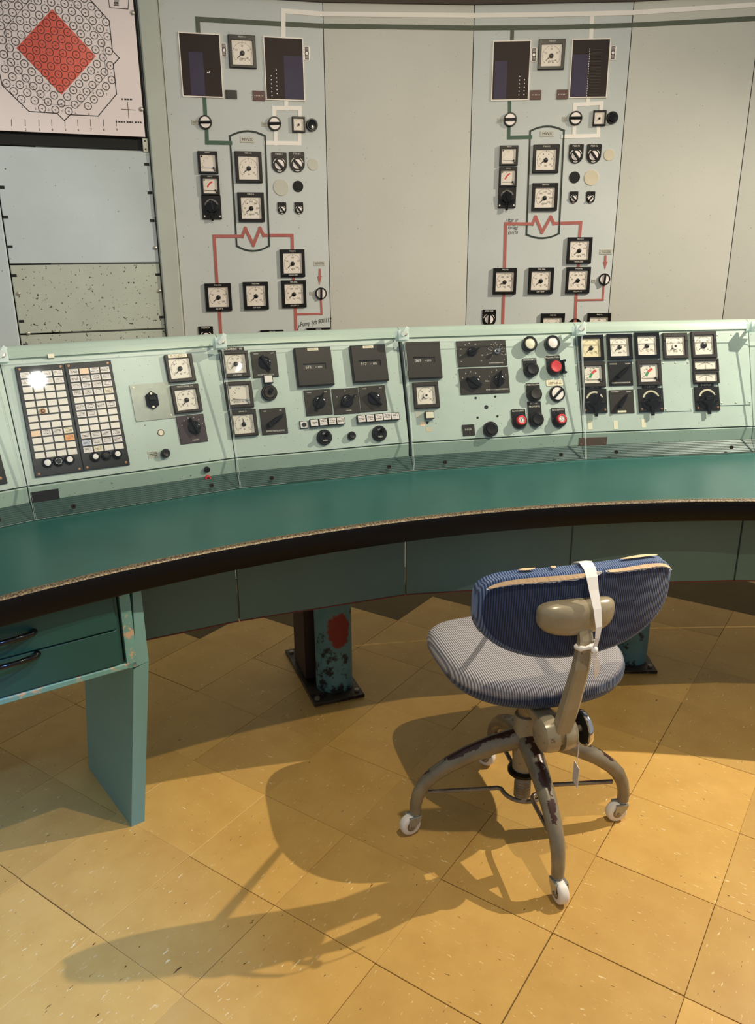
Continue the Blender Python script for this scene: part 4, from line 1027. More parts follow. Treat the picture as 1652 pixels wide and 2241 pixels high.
# ---- module 0 (cut by the left frame edge)
P0, t0, u0, n0 = FACE[0]; Pc = on_plane(14, 1050, P0, n0)
X = frame(t0, u0, n0, Pc); b = MB(); b.box((-0.075, 0.17, 0.003), (0.15, 0.36, 0.006), None, 0.001)
pb = mk(b, 'black_panel', 'black', MOD[0], X)
mk(MB().lathe([(0.004, 0.006), (0.004, 0.0068), (0, 0.007)], 10, Matrix.Translation((-0.015, 0.006, 0))), 'screw', 'brass', pb)
# ---- module 1: annunciator panels
def annunciator(m, corners, win, lamps, label, special):
    P0, t, u, n = FACE[m]
    c = sum((on_plane(x, y, P0, n) for x, y in corners), Vector())/4
    w = ((on_plane(*corners[1], P0, n)-on_plane(*corners[0], P0, n)).length + (on_plane(*corners[2], P0, n)-on_plane(*corners[3], P0, n)).length)/2
    h = ((on_plane(*corners[3], P0, n)-on_plane(*corners[0], P0, n)).length + (on_plane(*corners[2], P0, n)-on_plane(*corners[1], P0, n)).length)/2
    X = frame(t, u, n, c+n*0.0004); b = MB(); b.box((0, 0, 0.003), (w, h, 0.006), None, 0.001)
    G = mk(b, 'annunciator_panel', 'black', MOD[m], X, label=label)
    iv = X.inverted(); q = [iv @ on_plane(x, y, P0, n) for x, y in win]
    x0 = (q[0].x+q[3].x)/2; x1 = (q[1].x+q[2].x)/2; y1 = (q[0].y+q[1].y)/2; y0 = (q[2].y+q[3].y)/2
    cw = (x1-x0)/4; ch = (y1-y0)/12; cache = {}
    for r in range(12):
        for k in range(4):
            mt = special.get((r, k), special.get(r, 'dial'))
            if mt is None: continue
            wide = 2 if mt == 'wide' else 1; mat = 'dial' if mt == 'wide' else mt
            key = (mat, wide)
            if key not in cache: cache[key] = MB().box((0, 0, 0.0008), (cw*wide*0.86 if wide == 1 else cw*1.8, ch*0.78, 0.0016), None, 0.0004).mesh('legend_window', mat)
            obj('legend_window', cache[key], G, X @ Matrix.Translation((x0+cw*(k+0.5*wide), y1-ch*(r+.5), 0.0060)))
    for px, py, mt in lamps:
        P = on_plane(px, py, P0, n)
        b = MB(); r_ = 0.0145; b.lathe([(r_, 0), (r_*0.95, 0.005), (r_*0.62, 0.009), (r_*0.58, 0.012)], 20)
        L_ = mk(b, 'test_button', 'blackgloss', G, frame(t, u, n, P+n*0.0064), smooth=35)
        b = MB(); b.lathe([(r_*0.56, 0.011), (r_*0.5, 0.0135), (0, 0.014)], 16); mk(b, 'cap', mt, L_, smooth=True)
    for sx in (-1, 1):
        for sy in (-1, 1):
            mk(MB().lathe([(0.0035, 0.006), (0.0035, 0.0066), (0, 0.007)], 10, Matrix.Translation((sx*w*0.42, sy*h*0.475, 0))), 'screw', 'brass', G)
    return G
sp1 = {0: 'print_light', 8: 'print', (8, 0): 'pale_orange', (8, 3): 'print_cream', (9, 3): 'print_orange', (6, 1): 'wide', (6, 2): None, (5, 1): 'cream', (1, 0): 'print_light', 1: 'print_light'}
g1 = annunciator(1, [(32, 804), (138, 797), (183, 1032), (77, 1045)], [(40.5, 815), (136, 809), (171, 996), (76, 1007)],
            [(103, 1014, 'white'), (127, 1011, 'black'), (151, 1007, 'white')], 'left annunciator panel of white legend windows with glare', sp1)
sp2 = {0: 'print', 1: 'print', 2: 'print', 3: 'print', 5: 'print', 6: 'print', (6, 2): 'dial', (6, 3): 'dial', 9: 'print', 10: 'print', (10, 0): 'print_blue', (11, 0): 'print', (11, 1): 'print_cream', (3, 3): 'print_cream', (0, 1): 'pale_orange'}
annunciator(1, [(140, 797), (241, 789), (284, 1017), (183, 1031)], [(147, 808), (238, 802), (272.5, 984), (182, 994)],
            [(207, 1001, 'white'), (231, 998, 'black'), (255, 995, 'white')], 'right annunciator panel of printed legend windows', sp2)
b = MB(); r_ = 0.008; b.lathe([(r_, 0.0085), (r_, 0.0105), (r_*0.7, 0.0105), (r_*0.7, 0.009), (r_*0.3, 0.011), (0, 0.011)], 16)
mk(b, 'lamp_socket', 'brass', g1, cf(1, 93, 901))
def label_strip(m, px, py, w, h, mat, label=None, name='paper_label', thick=0.001, on=cf, sz=csz, parent=None):
    wm, hm = sz(m, px, py, w, h); return plate(on(m, px, py), wm, hm, MOD[m], mat, thick, name, label=label)
wm, hm = csz(1, 334, 879, 84, 81)
sp = plate(cf(1, 334, 879), wm*1.05, hm, MOD[1], 'alu', 0.002, 'switch_plate', [(-0.42, 0.42), (0.40, -0.42)], 'cream', 0.003, label='bare metal plate with black rocker switch')
b = MB(); hw, hh = csz(1, 332, 877, 27, 41); b.prism([(0, hh/2), (hw/2, hh*0.28), (hw/2, -hh*0.28), (0, -hh/2), (-hw/2, -hh*0.28), (-hw/2, hh*0.28)], 0.002, 0.007)
b.box((0, hh*0.07, 0.010), (hw*0.5, hh*0.26, 0.006), Matrix.Rotation(math.radians(-12), 4, 'X'), 0.001); b.box((0, -hh*0.15, 0.0085), (hw*0.5, hh*0.2, 0.004))
rk_ = mk(b, 'rocker_switch', 'blackgloss', sp, cf(1, 332, 877))
b = MB(); b.cyl((0, hh*0.36, 0.007), 0.0035, 0.001, 10); b.cyl((0, -hh*0.36, 0.007), 0.0035, 0.001, 10); mk(b, 'rivet', 'cream', sp, cf(1, 332, 877))
cg(1, 393, 807, 60, 61, nums=('10⁻⁵', '10⁻⁴', '10⁻³', '10⁻²'), unit='A', needle=225, ticks=24, label='square ammeter marked A')
label_strip(1, 386, 781, 42, 8, 'print_cream', None, 'taped_label', 0.0125)
cg(1, 407, 873.5, 61, 62, nums=('-30', '∞', '30', '20', '10', '+5'), unit='S', top='PERIOD KANAL 3-4', needle=228, ticks=20, label='square period gauge marked S')
cs(1, 420, 939, 61, 62, 0, [('1', -0.34, 0.16, 0.07), ('2', -0.24, 0.32, 0.07), ('3', -0.08, 0.40, 0.07), ('4', 0.12, 0.40, 0.07), ('5', 0.29, 0.30, 0.07), ('6', 0.40, 0.14, 0.07), ('KANAL', 0.06, -0.40, 0.075)], 'plum', knob_at=[(0.08, 0.05, 112, 0.25)], label='plum channel selector plate lettered KANAL')
b = MB(); b.ringf((0, 0), 0.0075, 0.0098, 0.0006, 18); o = mk(b, 'round_sticker', 'apron_edge', MOD[1], cf(1, 352, 947))
mk(MB().cyl((0, 0, 0), 0.0076, 0.0007, 16), 'sticker_face', 'cream', o)
label_strip(1, 335, 995, 23, 15, 'print_wall', None, 'printed_label')
push_button(cf(1, 361, 993), cr(1, 361, 993, 20), MOD[1], 'black', 0.018, label='black push button beside printed label')
wm, hm = rsz(1, 99.5, 1088, 62, 30); hb = plate(rf(1, 99.5, 1088), wm, hm, MOD[1], 'gap', 0.0012, 'black_opening', label='black rectangular opening in the riser')
for px, py, mt in ((452, 1027, 'black'), (454, 1046, 'red')):
    b = MB(); b.lathe([(0.009, 0), (0.009, 0.006), (0.0045, 0.007), (0.004, 0.003), (0, 0.003)], 16); mk(b, 'socket', mt, MOD[1], rf(1, px, py), smooth=35)
b = MB(); Xr = rf(1, 356, 1065); iv = Xr.inverted()
for k in range(26):
    x = 328+k*2.2 + random.uniform(-1, 1); y = 1069-k*0.5+random.uniform(-1, 1); p = iv @ rf(1, x, y).translation
    b.box((p.x, p.y, 0.0003), (random.uniform(.003, .007), random.uniform(.001, .0045), 0.0005), Matrix.Identity(4))
mk(b, 'paint_scrape', 'apron_edge', MOD[1], Xr)
label_strip(1, 111, 780, 14, 9, 'cream', None, 'tape_piece', 0.006)
# ---- module 2
m = 2
wm, hm = csz(m, 506, 765, 56, 9); o = plate(cf(m, 506, 765), wm, hm, MOD[m], 'black', 0.002, 'nameplate'); b = MB(); text(b, 'BORVÄRDE  10', hm*0.75, 0, 0, 0.0024); mk(b, 'lettering', 'white_ink', o)
cg(m, 515.5, 798.5, 57, 58, nums=('0', '20', '40', '60', '80', '100'), bottom='BÖRVÄRDE', needle=218, label='top left square gauge lettered BÖRVÄRDE')
cg(m, 523.5, 864.5, 58, 58, style='quad', nums=('-10', '0', '10', '+20'), unit='EFFEKT FEL', needle=173, dial='dial', cap='chrome', label='quadrant gauge with needle lying left')
cg(m, 533, 926.5, 58, 58, nums=('-10', '-5', '5', '10'), unit='V', top='KANAL 21', needle=96, label='square voltmeter marked V with upright needle')
cs(m, 579, 797.5, 56, 57, 118, [('HAND', -0.30, 0.41, 0.065), ('AUT', 0.33, 0.41, 0.065), ('EFFEKTREGLERING', 0, -0.41, 0.075)], 'plate', knob_at=[(0.0, 0.06, -62, 0.26)], label='upper switch plate lettered EFFEKTREGLERING')
wm, hm = csz(m, 585, 832, 20, 18); square_button(cf(m, 585, 832), wm, hm, MOD[m], tall=0.018, label='white square button above round knob')
r_ = cr(m, 588.6, 860, 35); G = push_button(cf(m, 588.6, 860), r_, MOD[m], 'plate', 0.014, 'round_knob', label='round knob with stub grip below white button')
mk(MB().cyl((0.003, 0.004, 0.010), r_*0.30, 0.020, 14, None, r_*0.26, 0.001), 'stub_grip', 'blackgloss', G)
cs(m, 599, 922, 57, 57, 30, [('GSS', -0.30, 0.40, 0.07), ('FSS', 0.30, 0.40, 0.07), ('EFFEKTREGLERING', 0.02, -0.38, 0.085)], 'plate', knob_at=[(0.02, 0.0, 32, 0.30)], label='lower switch plate lettered EFFEKTREGLERING', round_base=False)
for px, py, w, h, dg, lb in ((686, 804, 82, 84, '671', 'left counter box of the pair showing 671 cm'), (806, 797, 79, 80, '917', 'right counter box of the pair showing 917 cm')):
    wm, hm = csz(m, px, py, w*0.97, h); counter(cf(m, px, py), wm, hm, MOD[m], dg, True, label=lb)
for px, py, ang, tx, lb in ((696, 881, 62, [('HAND', -0.30, 0.40, 0.06), ('AUT', 0.32, 0.40, 0.06)], 'left of three hand and auto switch plates'), (757, 878, 30, [('8', 0.0, 0.40, 0.08), ('7', -0.34, 0.17, 0.08), ('9', 0.36, 0.17, 0.08), ('KANAL', 0.06, -0.38, 0.07)], 'middle switch plate lettered KANAL'),
                        (816, 872.5, -52, [('HAND', -0.30, 0.40, 0.06), ('AUT', 0.32, 0.40, 0.06)], 'right of three hand and auto switch plates')):
    cs(m, px, py, 58, 56, ang, tx, 'plate', knob_at=[(0.03, 0.0, ang, 0.27)], label=lb)
for row, lb in (([(664.7, 930), (685.8, 927), (705.7, 925), (725, 923), (743.4, 922)], 'white button in the left row'), ([(789, 918), (808, 917), (826.7, 914.7), (844.6, 913), (862, 912)], 'white button in the right row')):
    for k, (px, py) in enumerate(row):
        wm, hm = csz(m, px, py, 18.6, 16.5); G = square_button(cf(m, px, py), wm, hm, MOD[m], 'print' if k or 'right' in lb else 'white', 0.012 if k or 'right' in lb else 0.004)
        if not k and 'left' in lb: mk(MB().cyl((0, 0, 0.006), wm*0.26, 0.0008, 14), 'dot', 'ink', G)
for px, py, lb in ((709, 957.5, 'left round OPP NED knob below the white buttons'), (829, 949, 'right round OPP NED knob below the white buttons')):
    r_ = cr(m, px, py, 34); G = push_button(cf(m, px, py), r_, MOD[m], 'blackgloss', 0.013, 'round_knob', label=lb)
    mk(MB().cyl((0.004, 0.006, 0.010), r_*0.30, 0.022, 14, None, r_*0.26, 0.001), 'stub_grip', 'blackgloss', G)
    b = MB(); text(b, 'OPP', r_*0.30, 0, r_*0.42, 0.0133); text(b, 'NED', r_*0.30, 0, -r_*0.46, 0.0133); mk(b, 'engraving', 'white_ink', G)
push_button(cf(m, 768.6, 954), cr(m, 768.6, 954, 18), MOD[m], 'black', 0.016, label='small black push button between the round knobs')
# ---- module 3
m = 3
wm, hm = csz(m, 925, 790, 76, 80); counter(cf(m, 925, 790), wm, hm, MOD[m], '369', label='single counter box showing 369 cm')
cg(m, 931.5, 865.5, 56, 56, nums=('0', '10', '20', '30'), unit='', needle=212, white_hub=True, mg=0.14, ticks=30, major=5, label='square gauge with white hub below the counter')
wm, hm = csz(m, 937.6, 910, 19, 16); square_button(cf(m, 937.6, 910), wm, hm, MOD[m], 'cream', 0.016, label='single cream square button')
for px, py, r_ in ((935, 925, 0.0045), (1040.7, 871, 0.004), (1083.7, 868, 0.004), (1045, 914, 0.004), (1088.5, 911, 0.004), (1064, 891, 0.0068)):
    mk(MB().cyl((0, 0, 0), r_, 0.0006, 14), 'screw_hole', 'gap', MOD[m], cf(m, px, py))
label_strip(m, 925, 928, 11, 9, 'pale_orange', None, 'glue_stain', 0.0004); label_strip(m, 915, 906, 13, 15, 'blank', None, 'glue_stain', 0.0004); label_strip(m, 939, 940, 14, 10, 'blank_warm', None, 'glue_stain', 0.0004)
wm, hm = csz(m, 1054, 773.5, 108, 56)
G = plate_switch(cf(m, 1054, 773.5), wm, hm, MOD[m], 0, [('10', -0.43, -0.30, 0.06), ('20', -0.44, -0.05, 0.06), ('30', -0.42, 0.18, 0.06), ('40', -0.33, 0.34, 0.06), ('50', -0.24, 0.40, 0.06), ('60', -0.12, 0.36, 0.06), ('80', 0.0, -0.08, 0.06), ('90', -0.03, -0.30, 0.06), ('STYRSTAVSMANÖVER', 0.27, -0.40, 0.06),
     ('1', 0.16, -0.26, 0.06), ('2', 0.11, -0.06, 0.06), ('3', 0.13, 0.16, 0.06), ('4', 0.20, 0.32, 0.06), ('5', 0.29, 0.38, 0.06), ('6', 0.40, 0.32, 0.06), ('7', 0.46, 0.14, 0.06), ('8', 0.47, -0.08, 0.06), ('9', 0.44, -0.28, 0.06)], 'plate', knob_at=[(-0.20, 0.08, 20, 0.20)], label='long dark plate with bare shaft, upper of two')
b = MB()
for a in range(-30, 230, 28): tick(b, (0.30*wm, 0.05*hm), hm*0.20, hm*0.30, a, 0.0006, 0.0033)
mk(b, 'scale_print', 'white_ink', G)
b = MB(); b.cyl((0.30*wm, 0.05*hm, 0.003), 0.0085, 0.004, 16); b.cyl((0.30*wm, 0.05*hm, 0.007), 0.0058, 0.018, 16, None, 0.0055, 0.001); mk(b, 'bare_shaft', 'chrome', G, smooth=35)
wm, hm = csz(m, 1059.7, 833.5, 108, 57)
G = plate_switch(cf(m, 1059.7, 833.5), wm, hm, MOD[m], 0, [('A', -0.44, 0.14, 0.075), ('B', -0.37, 0.30, 0.075), ('C', -0.27, 0.36, 0.075), ('D', -0.17, 0.30, 0.075), ('E', -0.09, 0.16, 0.075), ('ALLA', 0.05, -0.02, 0.075), ('1', 0.10, 0.16, 0.075), ('2', 0.16, 0.32, 0.075), ('3', 0.26, 0.38, 0.075), ('4', 0.35, 0.34, 0.075), ('5', 0.44, 0.20, 0.075), ('STYRSTAVSMANÖVRERING', 0.24, -0.36, 0.075)],
     'plate', knob_at=[(-0.22, -0.06, 150, 0.26), (0.29, 0.0, 78, 0.24)], label='long dark plate with two pointer knobs, lower of two')
wm, hm = csz(m, 1025, 941.5, 26, 24); o = plate(cf(m, 1025, 941.5), wm, hm, MOD[m], 'bezel', 0.003, 'small_counter', label='tiny counter plate with white digits')
b = MB(); text(b, '0 0 0 0', hm*0.22, -wm*0.05, hm*0.05, 0.0034); mk(b, 'digits', 'white_ink', o)
push_button(cf(m, 1071.5, 940), cr(m, 1071.5, 940, 33), MOD[m], 'black', 0.022, label='large black push button at lower middle')
for px, py, ln_, lb in ((1155, 755, 'cream', 'left round lamp of the top pair'), (1204.6, 753, 'white', 'right round lamp of the top pair')):
    lamp(cf(m, px, py), cr(m, px, py, 33), MOD[m], ln_, 0.024, label=lb)
def tagged(px, py, d, s, kind, lb, two=None):
    r_ = cr(m, px, py, d); tw = r_*1.9; th_ = r_*2.5 if two is None else r_*3.4
    ytop = th_-tw/2
    tx = [(s, ytop-r_*0.24, r_*0.30)] if two is None else [(s, ytop-r_*0.28, r_*0.34), (two, ytop-r_*0.68, r_*0.34)]
    if kind == 'lock': return key_lock(cf(m, px, py), r_, MOD[m], (tw, th_), tx, label=lb)
    return push_button(cf(m, px, py), r_, MOD[m], kind, 0.024, tag=(tw, th_), txt=tx, label=lb)
tagged(1160, 810, 33, 'DRÄNPUMP LT', 'black', 'black push button lettered above, below the cream lamp')
G = tagged(1211, 805, 34, 'NÖDSPRUTNING', 'red', 'red emergency push button with side guard')
b = MB(); r_ = cr(m, 1211, 805, 34)
b.box((r_*1.15, 0, 0.010), (r_*0.16, r_*1.7, 0.020)); b.cyl((r_*1.35, r_*0.75, 0.006), r_*0.16, 0.012, 12); b.cyl((r_*1.35, -r_*0.75, 0.006), r_*0.16, 0.012, 12); b.box((r_*1.1, r_*0.75, 0.006), (r_*0.5, r_*0.18, 0.010)); b.box((r_*1.1, -r_*0.75, 0.006), (r_*0.5, r_*0.18, 0.010))
mk(b, 'guard', 'blackgloss', G)
wm, hm = csz(m, 1213.5, 838, 37, 13); plate(cf(m, 1213.5, 838), wm, hm, MOD[m], 'print_cream', 0.001, 'paper_label', r=0.004)
tagged(1167, 864, 33, 'ÅTERSTÄLLNING', 'plate', 'dark push button lettered ÅTERSTÄLLNING')
disc_knob(cf(m, 1218, 862), cr(m, 1218, 862, 35), MOD[m], 42, 'selector_knob', 0.8, label='white faced selector with black lever')
tagged(1135, 922, 34, 'BLOCKERING', 'lock', 'left red key lock lettered BLOCKERING')
tagged(1171, 919, 33, 'SIGNAL-', 'black', 'black push button lettered SIGNALPROVNING', 'PROVNING')
tagged(1222, 919, 34, 'BLOCKERING', 'lock', 'right red key lock lettered BLOCKERING')
# ---- module 4
m = 4
cg(m, 1292, 762, 54, 55, nums=('0', '', '100'), unit='°C', needle=217, dial='dial_old', bez='blackgloss', label='first gauge of the top row, yellowed °C dial')
cg(m, 1354, 760, 54, 56, nums=('0', '5', '10', '15', '20', '25'), unit='atö', needle=213, bez='blackgloss', label='second gauge of the top row, marked atö')
cg(m, 1414, 757, 54, 56, nums=('0', '100', '250'), unit='°C', needle=214, bez='blackgloss', label='third gauge of the top row, marked °C')
cg(m, 1475.5, 758, 55, 55, nums=('0', '10', '20', '30'), unit='010', needle=214, white_hub=True, label='fourth gauge of the top row, with white hub')
cg(m, 1538, 755.5, 56, 56, nums=('0', '20', '40', '60'), unit='°C', needle=222, ticks=40, capr=0.12, label='fifth gauge of the top row, dense °C scale')
for px, py, lb in ((1296, 820.5, 'left gauge with green and red zones'), (1418.5, 817, 'right gauge with green and red zones')):
    wm, hm = csz(m, px, py, 54, 54); s = (wm+hm)/2; G = gauge(cf(m, px, py), s, s, MOD[m], 'quad', ('20', '40', '60', '80', '100'), '', needle=181, mg=0.14, label=lb); zones(G, s, s, 0.14)
cs(m, 1357, 818, 53, 53, 38, [('SVÅRARE', -0.28, 0.40, 0.075), ('NORM', 0.32, 0.40, 0.075), ('RESERVKONDENSOR', 0, -0.38, 0.085)], 'black', knob_at=[(0.04, 0.02, 42, 0.28)], round_base=False, label='switch plate lettered RESERVKONDENSOR')
for px, py, lb in ((1542, 799.5, 'upper slim edgewise meter'), (1543, 826.5, 'lower slim edgewise meter')):
    wm, hm = csz(m, px, py, 56, 27); gauge(cf(m, px, py), wm, hm, MOD[m], 'edge', ('', '0', ''), '', mg=0.16, name='edgewise_meter', label=lb)
for px, py, ang, s, lb in ((1300, 878, 66, 'P 228 V59', 'left lever switch plate P 228 V59'), (1423, 876, 8, 'P 228 V57', 'middle lever switch plate P 228 V57'), (1546, 873, 5, 'TOMMAR', 'right lever switch below the edgewise meters')):
    wm, hm = csz(m, px, py, 54, 52); cam_switch(cf(m, px, py), wm, hm, MOD[m], ang, label=lb)
    wm, hm = csz(m, px-2, py-30, 34, 9); o = plate(cf(m, px-2, py-30), wm, hm, MOD[m], 'black', 0.002, 'nameplate'); b = MB(); text(b, s, hm*0.62, 0, 0, 0.0024); mk(b, 'lettering', 'white_ink', o)
cs(m, 1360, 879, 53, 51, 50, [('AUTOMAT', -0.26, 0.42, 0.07), ('HAND', 0.30, 0.42, 0.07)], 'plate', knob_at=[(-0.02, -0.02, 54, 0.27)], round_base=False, label='switch plate lettered AUTOMAT and HAND')
label_strip(m, 1360, 901, 19, 4.5, 'cream', None, 'tape_piece', 0.004)
wm, hm = csz(m, 1480, 845, 62, 110); plate(cf(m, 1480, 845), wm, hm, MOD[m], 'panel', 0.0025, 'blank_plate', [(-0.44, 0.46), (0.0, 0.46), (0.44, 0.46), (-0.44, -0.46), (0.44, -0.46)], label='narrow green blank plate between the switches')
wm, hm = csz(m, 1604, 807.5, 70, 158); plate(cf(m, 1604, 807.5), wm, hm, MOD[m], 'panel', 0.0025, 'blank_plate', [(-0.44, 0.47), (0.0, 0.47), (0.44, 0.47), (-0.44, -0.47), (0.0, -0.47), (0.44, -0.47)], r=0.006, label='tall green blank plate at the module edge')
for px, py in ((1291, 930.5), (1347, 930), (1408, 926.5)): label_strip(m, px, py, 9.5, 19, 'cream', None, 'tape_piece', 0.0008)
wm, hm = rsz(m, 1296.5, 971, 61, 28); plate(rf(m, 1296.5, 971), wm, hm, MOD[m], 'brown_plate', 0.002, 'brown_nameplate', [(-0.42, 0.0), (0.42, 0.0)], 'brass', label='blank brown metal nameplate on the riser')
# ---- clear acrylic covers leaning over the modules, held by clips at the module joints
def ac(i, s, side, du, lift=0.0):
    # s 0 foot .. 1 head
    d = -0.006 + (0.108+0.006)*s; z = 0.7525 + (1.183-0.7525)*s
    p = J[i] + BK[i]*d + MT[side]*du; return Vector((p.x, p.y, z))
nmk = ['annunciator module', 'counter module', 'key lock module', 'five gauge module']
for i in range(NM):
    q = [ac(i, 0, i, 0.002), ac(i+1, 0, i, -0.002), ac(i+1, 1, i, -0.002), ac(i, 1, i, 0.002)]
    n = (q[1]-q[0]).cross(q[3]-q[0]).normalized()
    b = MB(); th = 0.004; r0 = [tuple(p) for p in q]; r1 = [tuple(p+n*th) for p in q]
    b.add(r0+r1, [(3, 2, 1, 0), (4, 5, 6, 7)]); b.cur = 1; b.add(r0+r1, [(0, 1, 5, 4), (1, 2, 6, 5), (2, 3, 7, 6), (3, 0, 4, 7)])
    lb = ('clear acrylic cover leaning over the ' + nmk[i-1]) if 1 <= i <= 4 else ('clear acrylic cover at the left frame edge' if i == 0 else 'clear acrylic cover over the plain right end module')
    G = empty('acrylic_cover', (q[0]+q[1])/2, lb, 'cover', 'clear covers over the console')
    mk(b, 'clear_sheet', ['acrylic', 'acrylic_edge'], G, DX)
    for s in (0.17, 0.85):
        c = q[0].lerp(q[1], s) + (q[3]-q[0])*0.045; X = frame(MT[i], n.cross(MT[i]), n, c+n*0.004)
        sb = MB(); sb.lathe([(0.0065, 0), (0.0065, 0.004), (0.003, 0.0042), (0.0028, 0.002), (0, 0.002)], 14); mk(sb, 'screw', 'bezel', G, X, 35)
for i in range(1, NM):
    c = ac(i, 0.985, i, 0); n = (MN[i-1]+MN[i]).normalized(); t = Vector((-n.y, n.x, 0)); t = t if t.x > 0 else -t
    upv = (n*-0.26+UP).normalized(); nn = t.cross(upv).normalized(); X = frame(t, upv, nn, c)
    G = empty('cover_clip', None, 'clear plastic clip holding the covers at joint %s' % ['right of the frame edge', 'between annunciator and counter modules', 'between counter and key lock modules', 'between key lock and gauge modules', 'beside the tall blank plate'][i-1], 'clip', 'clips on the console top rail', X=X)
    b = MB(); b.box((-0.004, -0.004, 0.007), (0.034, 0.032, 0.004), None, 0.001); b.box((-0.004, -0.018, -0.010), (0.034, 0.004, 0.034)); b.box((-0.020, -0.004, -0.010), (0.003, 0.032, 0.034))
    mk(b, 'clip_body', 'acrylic_edge', G)
    b = MB(); b.box((0.004, 0.004, 0.013), (0.034, 0.012, 0.004), Matrix.Rotation(0.9, 4, 'Z'), 0.001); mk(b, 'latch', 'acrylic_edge', G)
    mk(MB().lathe([(0.009, 0.008), (0.009, 0.012), (0.006, 0.014), (0, 0.014)], 6), 'bolt', 'screw', G)
    mk(MB().cyl((0, 0, -0.044), 0.005, 0.048, 12), 'standoff', 'acrylic_edge', G)
# ================================================================== SWIVEL CHAIR
CA = math.radians(15); CF = Vector((-math.sin(CA), math.cos(CA), 0)); CRt = Vector((math.cos(CA), math.sin(CA), 0))
CX = frame(CRt, CF, UP, Vector((0.39, 1.80, 0)))
chair = empty('swivel_chair', None, 'worn blue corduroy swivel chair on four beige metal legs with casters', 'chair', X=CX)
def sup(th, a, bf, br, nf, nb):
    """D outline: boxy front, rounded rear"""
    c, s = math.cos(th), math.sin(th); n = nf if s > 0 else nb
    x = a*math.copysign(abs(c)**(2/n), c); y = (bf if s > 0 else br)*math.copysign(abs(s)**(2/n), s); return x, y
NO = 72
def seat_ring(k, z, drop=0.0):
    out = []
    for i in range(NO):
        x, y = sup(2*PI*i/NO, 0.242*k, 0.207*k, 0.234*k, 4.8, 2.35); out.append((x, y, z - drop*(y/0.2)**2))
    return out
SX = CX @ Matrix.Translation((0.024, 0.068, 0.402))
b = MB()
b.loft([seat_ring(0.80, -0.030), seat_ring(0.90, -0.028), seat_ring(0.965, -0.020), seat_ring(0.995, -0.006), seat_ring(1.0, 0.008), seat_ring(0.985, 0.022), seat_ring(0.945, 0.032), seat_ring(0.88, 0.037), seat_ring(0.7, 0.0385), seat_ring(0.45, 0.0375), seat_ring(0.2, 0.037), seat_ring(0.02, 0.037)])
mk(b, 'seat', 'cord_seat', chair, SX, True, label='faded grey-blue corduroy seat cushion')
# backrest: curved pad
BX = CX @ Matrix.Translation((0.012, -0.205, 0.672))
def back_pt(x, z, t): return (x, 0.62*x*x + t - 0.06*z, z)
def back_ring(k, t):
    out = []
    for i in range(NO):
        x, z = sup(2*PI*i/NO, 0.243, 0.092, 0.130, 4.6, 2.25)
        out.append(back_pt(x-math.copysign(min(abs(x), (1-k)*0.243), x), z-math.copysign(min(abs(z), (1-k)*0.243), z), t))
    return out
b = MB(); b.loft([back_ring(0.02, -0.022), back_ring(0.4, -0.022), back_ring(0.8, -0.022), back_ring(0.93, -0.0205), back_ring(0.955, -0.0185)])
br_ = mk(b, 'backrest', 'cord_back', chair, BX, True, label='dark blue corduroy back of the backrest')
b = MB(); b.loft([back_ring(0.94, -0.019), back_ring(0.965, -0.0180), back_ring(0.99, -0.0115), back_ring(1.006, -0.002), back_ring(1.012, 0.006), back_ring(1.0, 0.018), back_ring(0.96, 0.027), back_ring(0.85, 0.031), back_ring(0.5, 0.032), back_ring(0.02, 0.032)])
mk(b, 'front_cushion', 'cord_top', chair, BX, True, label='faded blue front cushion with ribbed top roll')
def seam(x0, x1, hgt, mat, name, tz=-0.0185, dz=-0.006, n=48, jit=0.0016):
    ra, rb = [], []
    for k in range(n+1):
        x = x0+(x1-x0)*k/n; s = abs(x)/0.243; z = 0.092*max(0.0, 1-s**4.6)**(1/4.6)
        e = math.sin(PI*k/n)**0.35
        j = random.uniform(-1, 1)*jit
        ra.append(back_pt(x*0.985, z+dz, tz)); rb.append(back_pt(x*0.985, z+dz-hgt*e+j, tz-0.0048))
    b = MB(); nn = len(ra); q = []
    b.add(ra+rb+[(p[0], p[1]+0.003, p[2]-0.002) for p in ra], [(i, i+1, nn+i+1, nn+i) for i in range(nn-1)])
    return mk(b, name, mat, br_, BX)
seam(-0.226, 0.02, 0.010, 'foam', 'torn_foam', jit=0.0006); seam(-0.230, 0.03, 0.0135, 'fray', 'frayed_edge', -0.0180)
seam(0.045, 0.232, 0.007, 'foam', 'torn_foam', jit=0.0006); seam(0.04, 0.235, 0.011, 'fray', 'frayed_edge', -0.0180)
for x0, x1, t_ in ((-0.150, -0.112, 0.010), (-0.078, -0.066, 0.010), (0.095, 0.205, 0.009)):
    b = MB(); up_ = []; dn = []; n = 14
    for k in range(n+1):
        x = x0+(x1-x0)*k/n; s = abs(x)/0.243; z = 0.092*max(0.0, 1-s**4.6)**(1/4.6)+0.0035; w = 0.0065*math.sin(PI*k/n)**0.6
        up_.append(back_pt(x, z, t_+w)); dn.append(back_pt(x, z, t_-w))
    b.loft([dn, [tuple(Vector(a)*0.5+Vector(c)*0.5+Vector((0, 0, 0.002))) for a, c in zip(up_, dn)], up_], None, False, False, False); mk(b, 'torn_foam', 'foam', br_, BX)
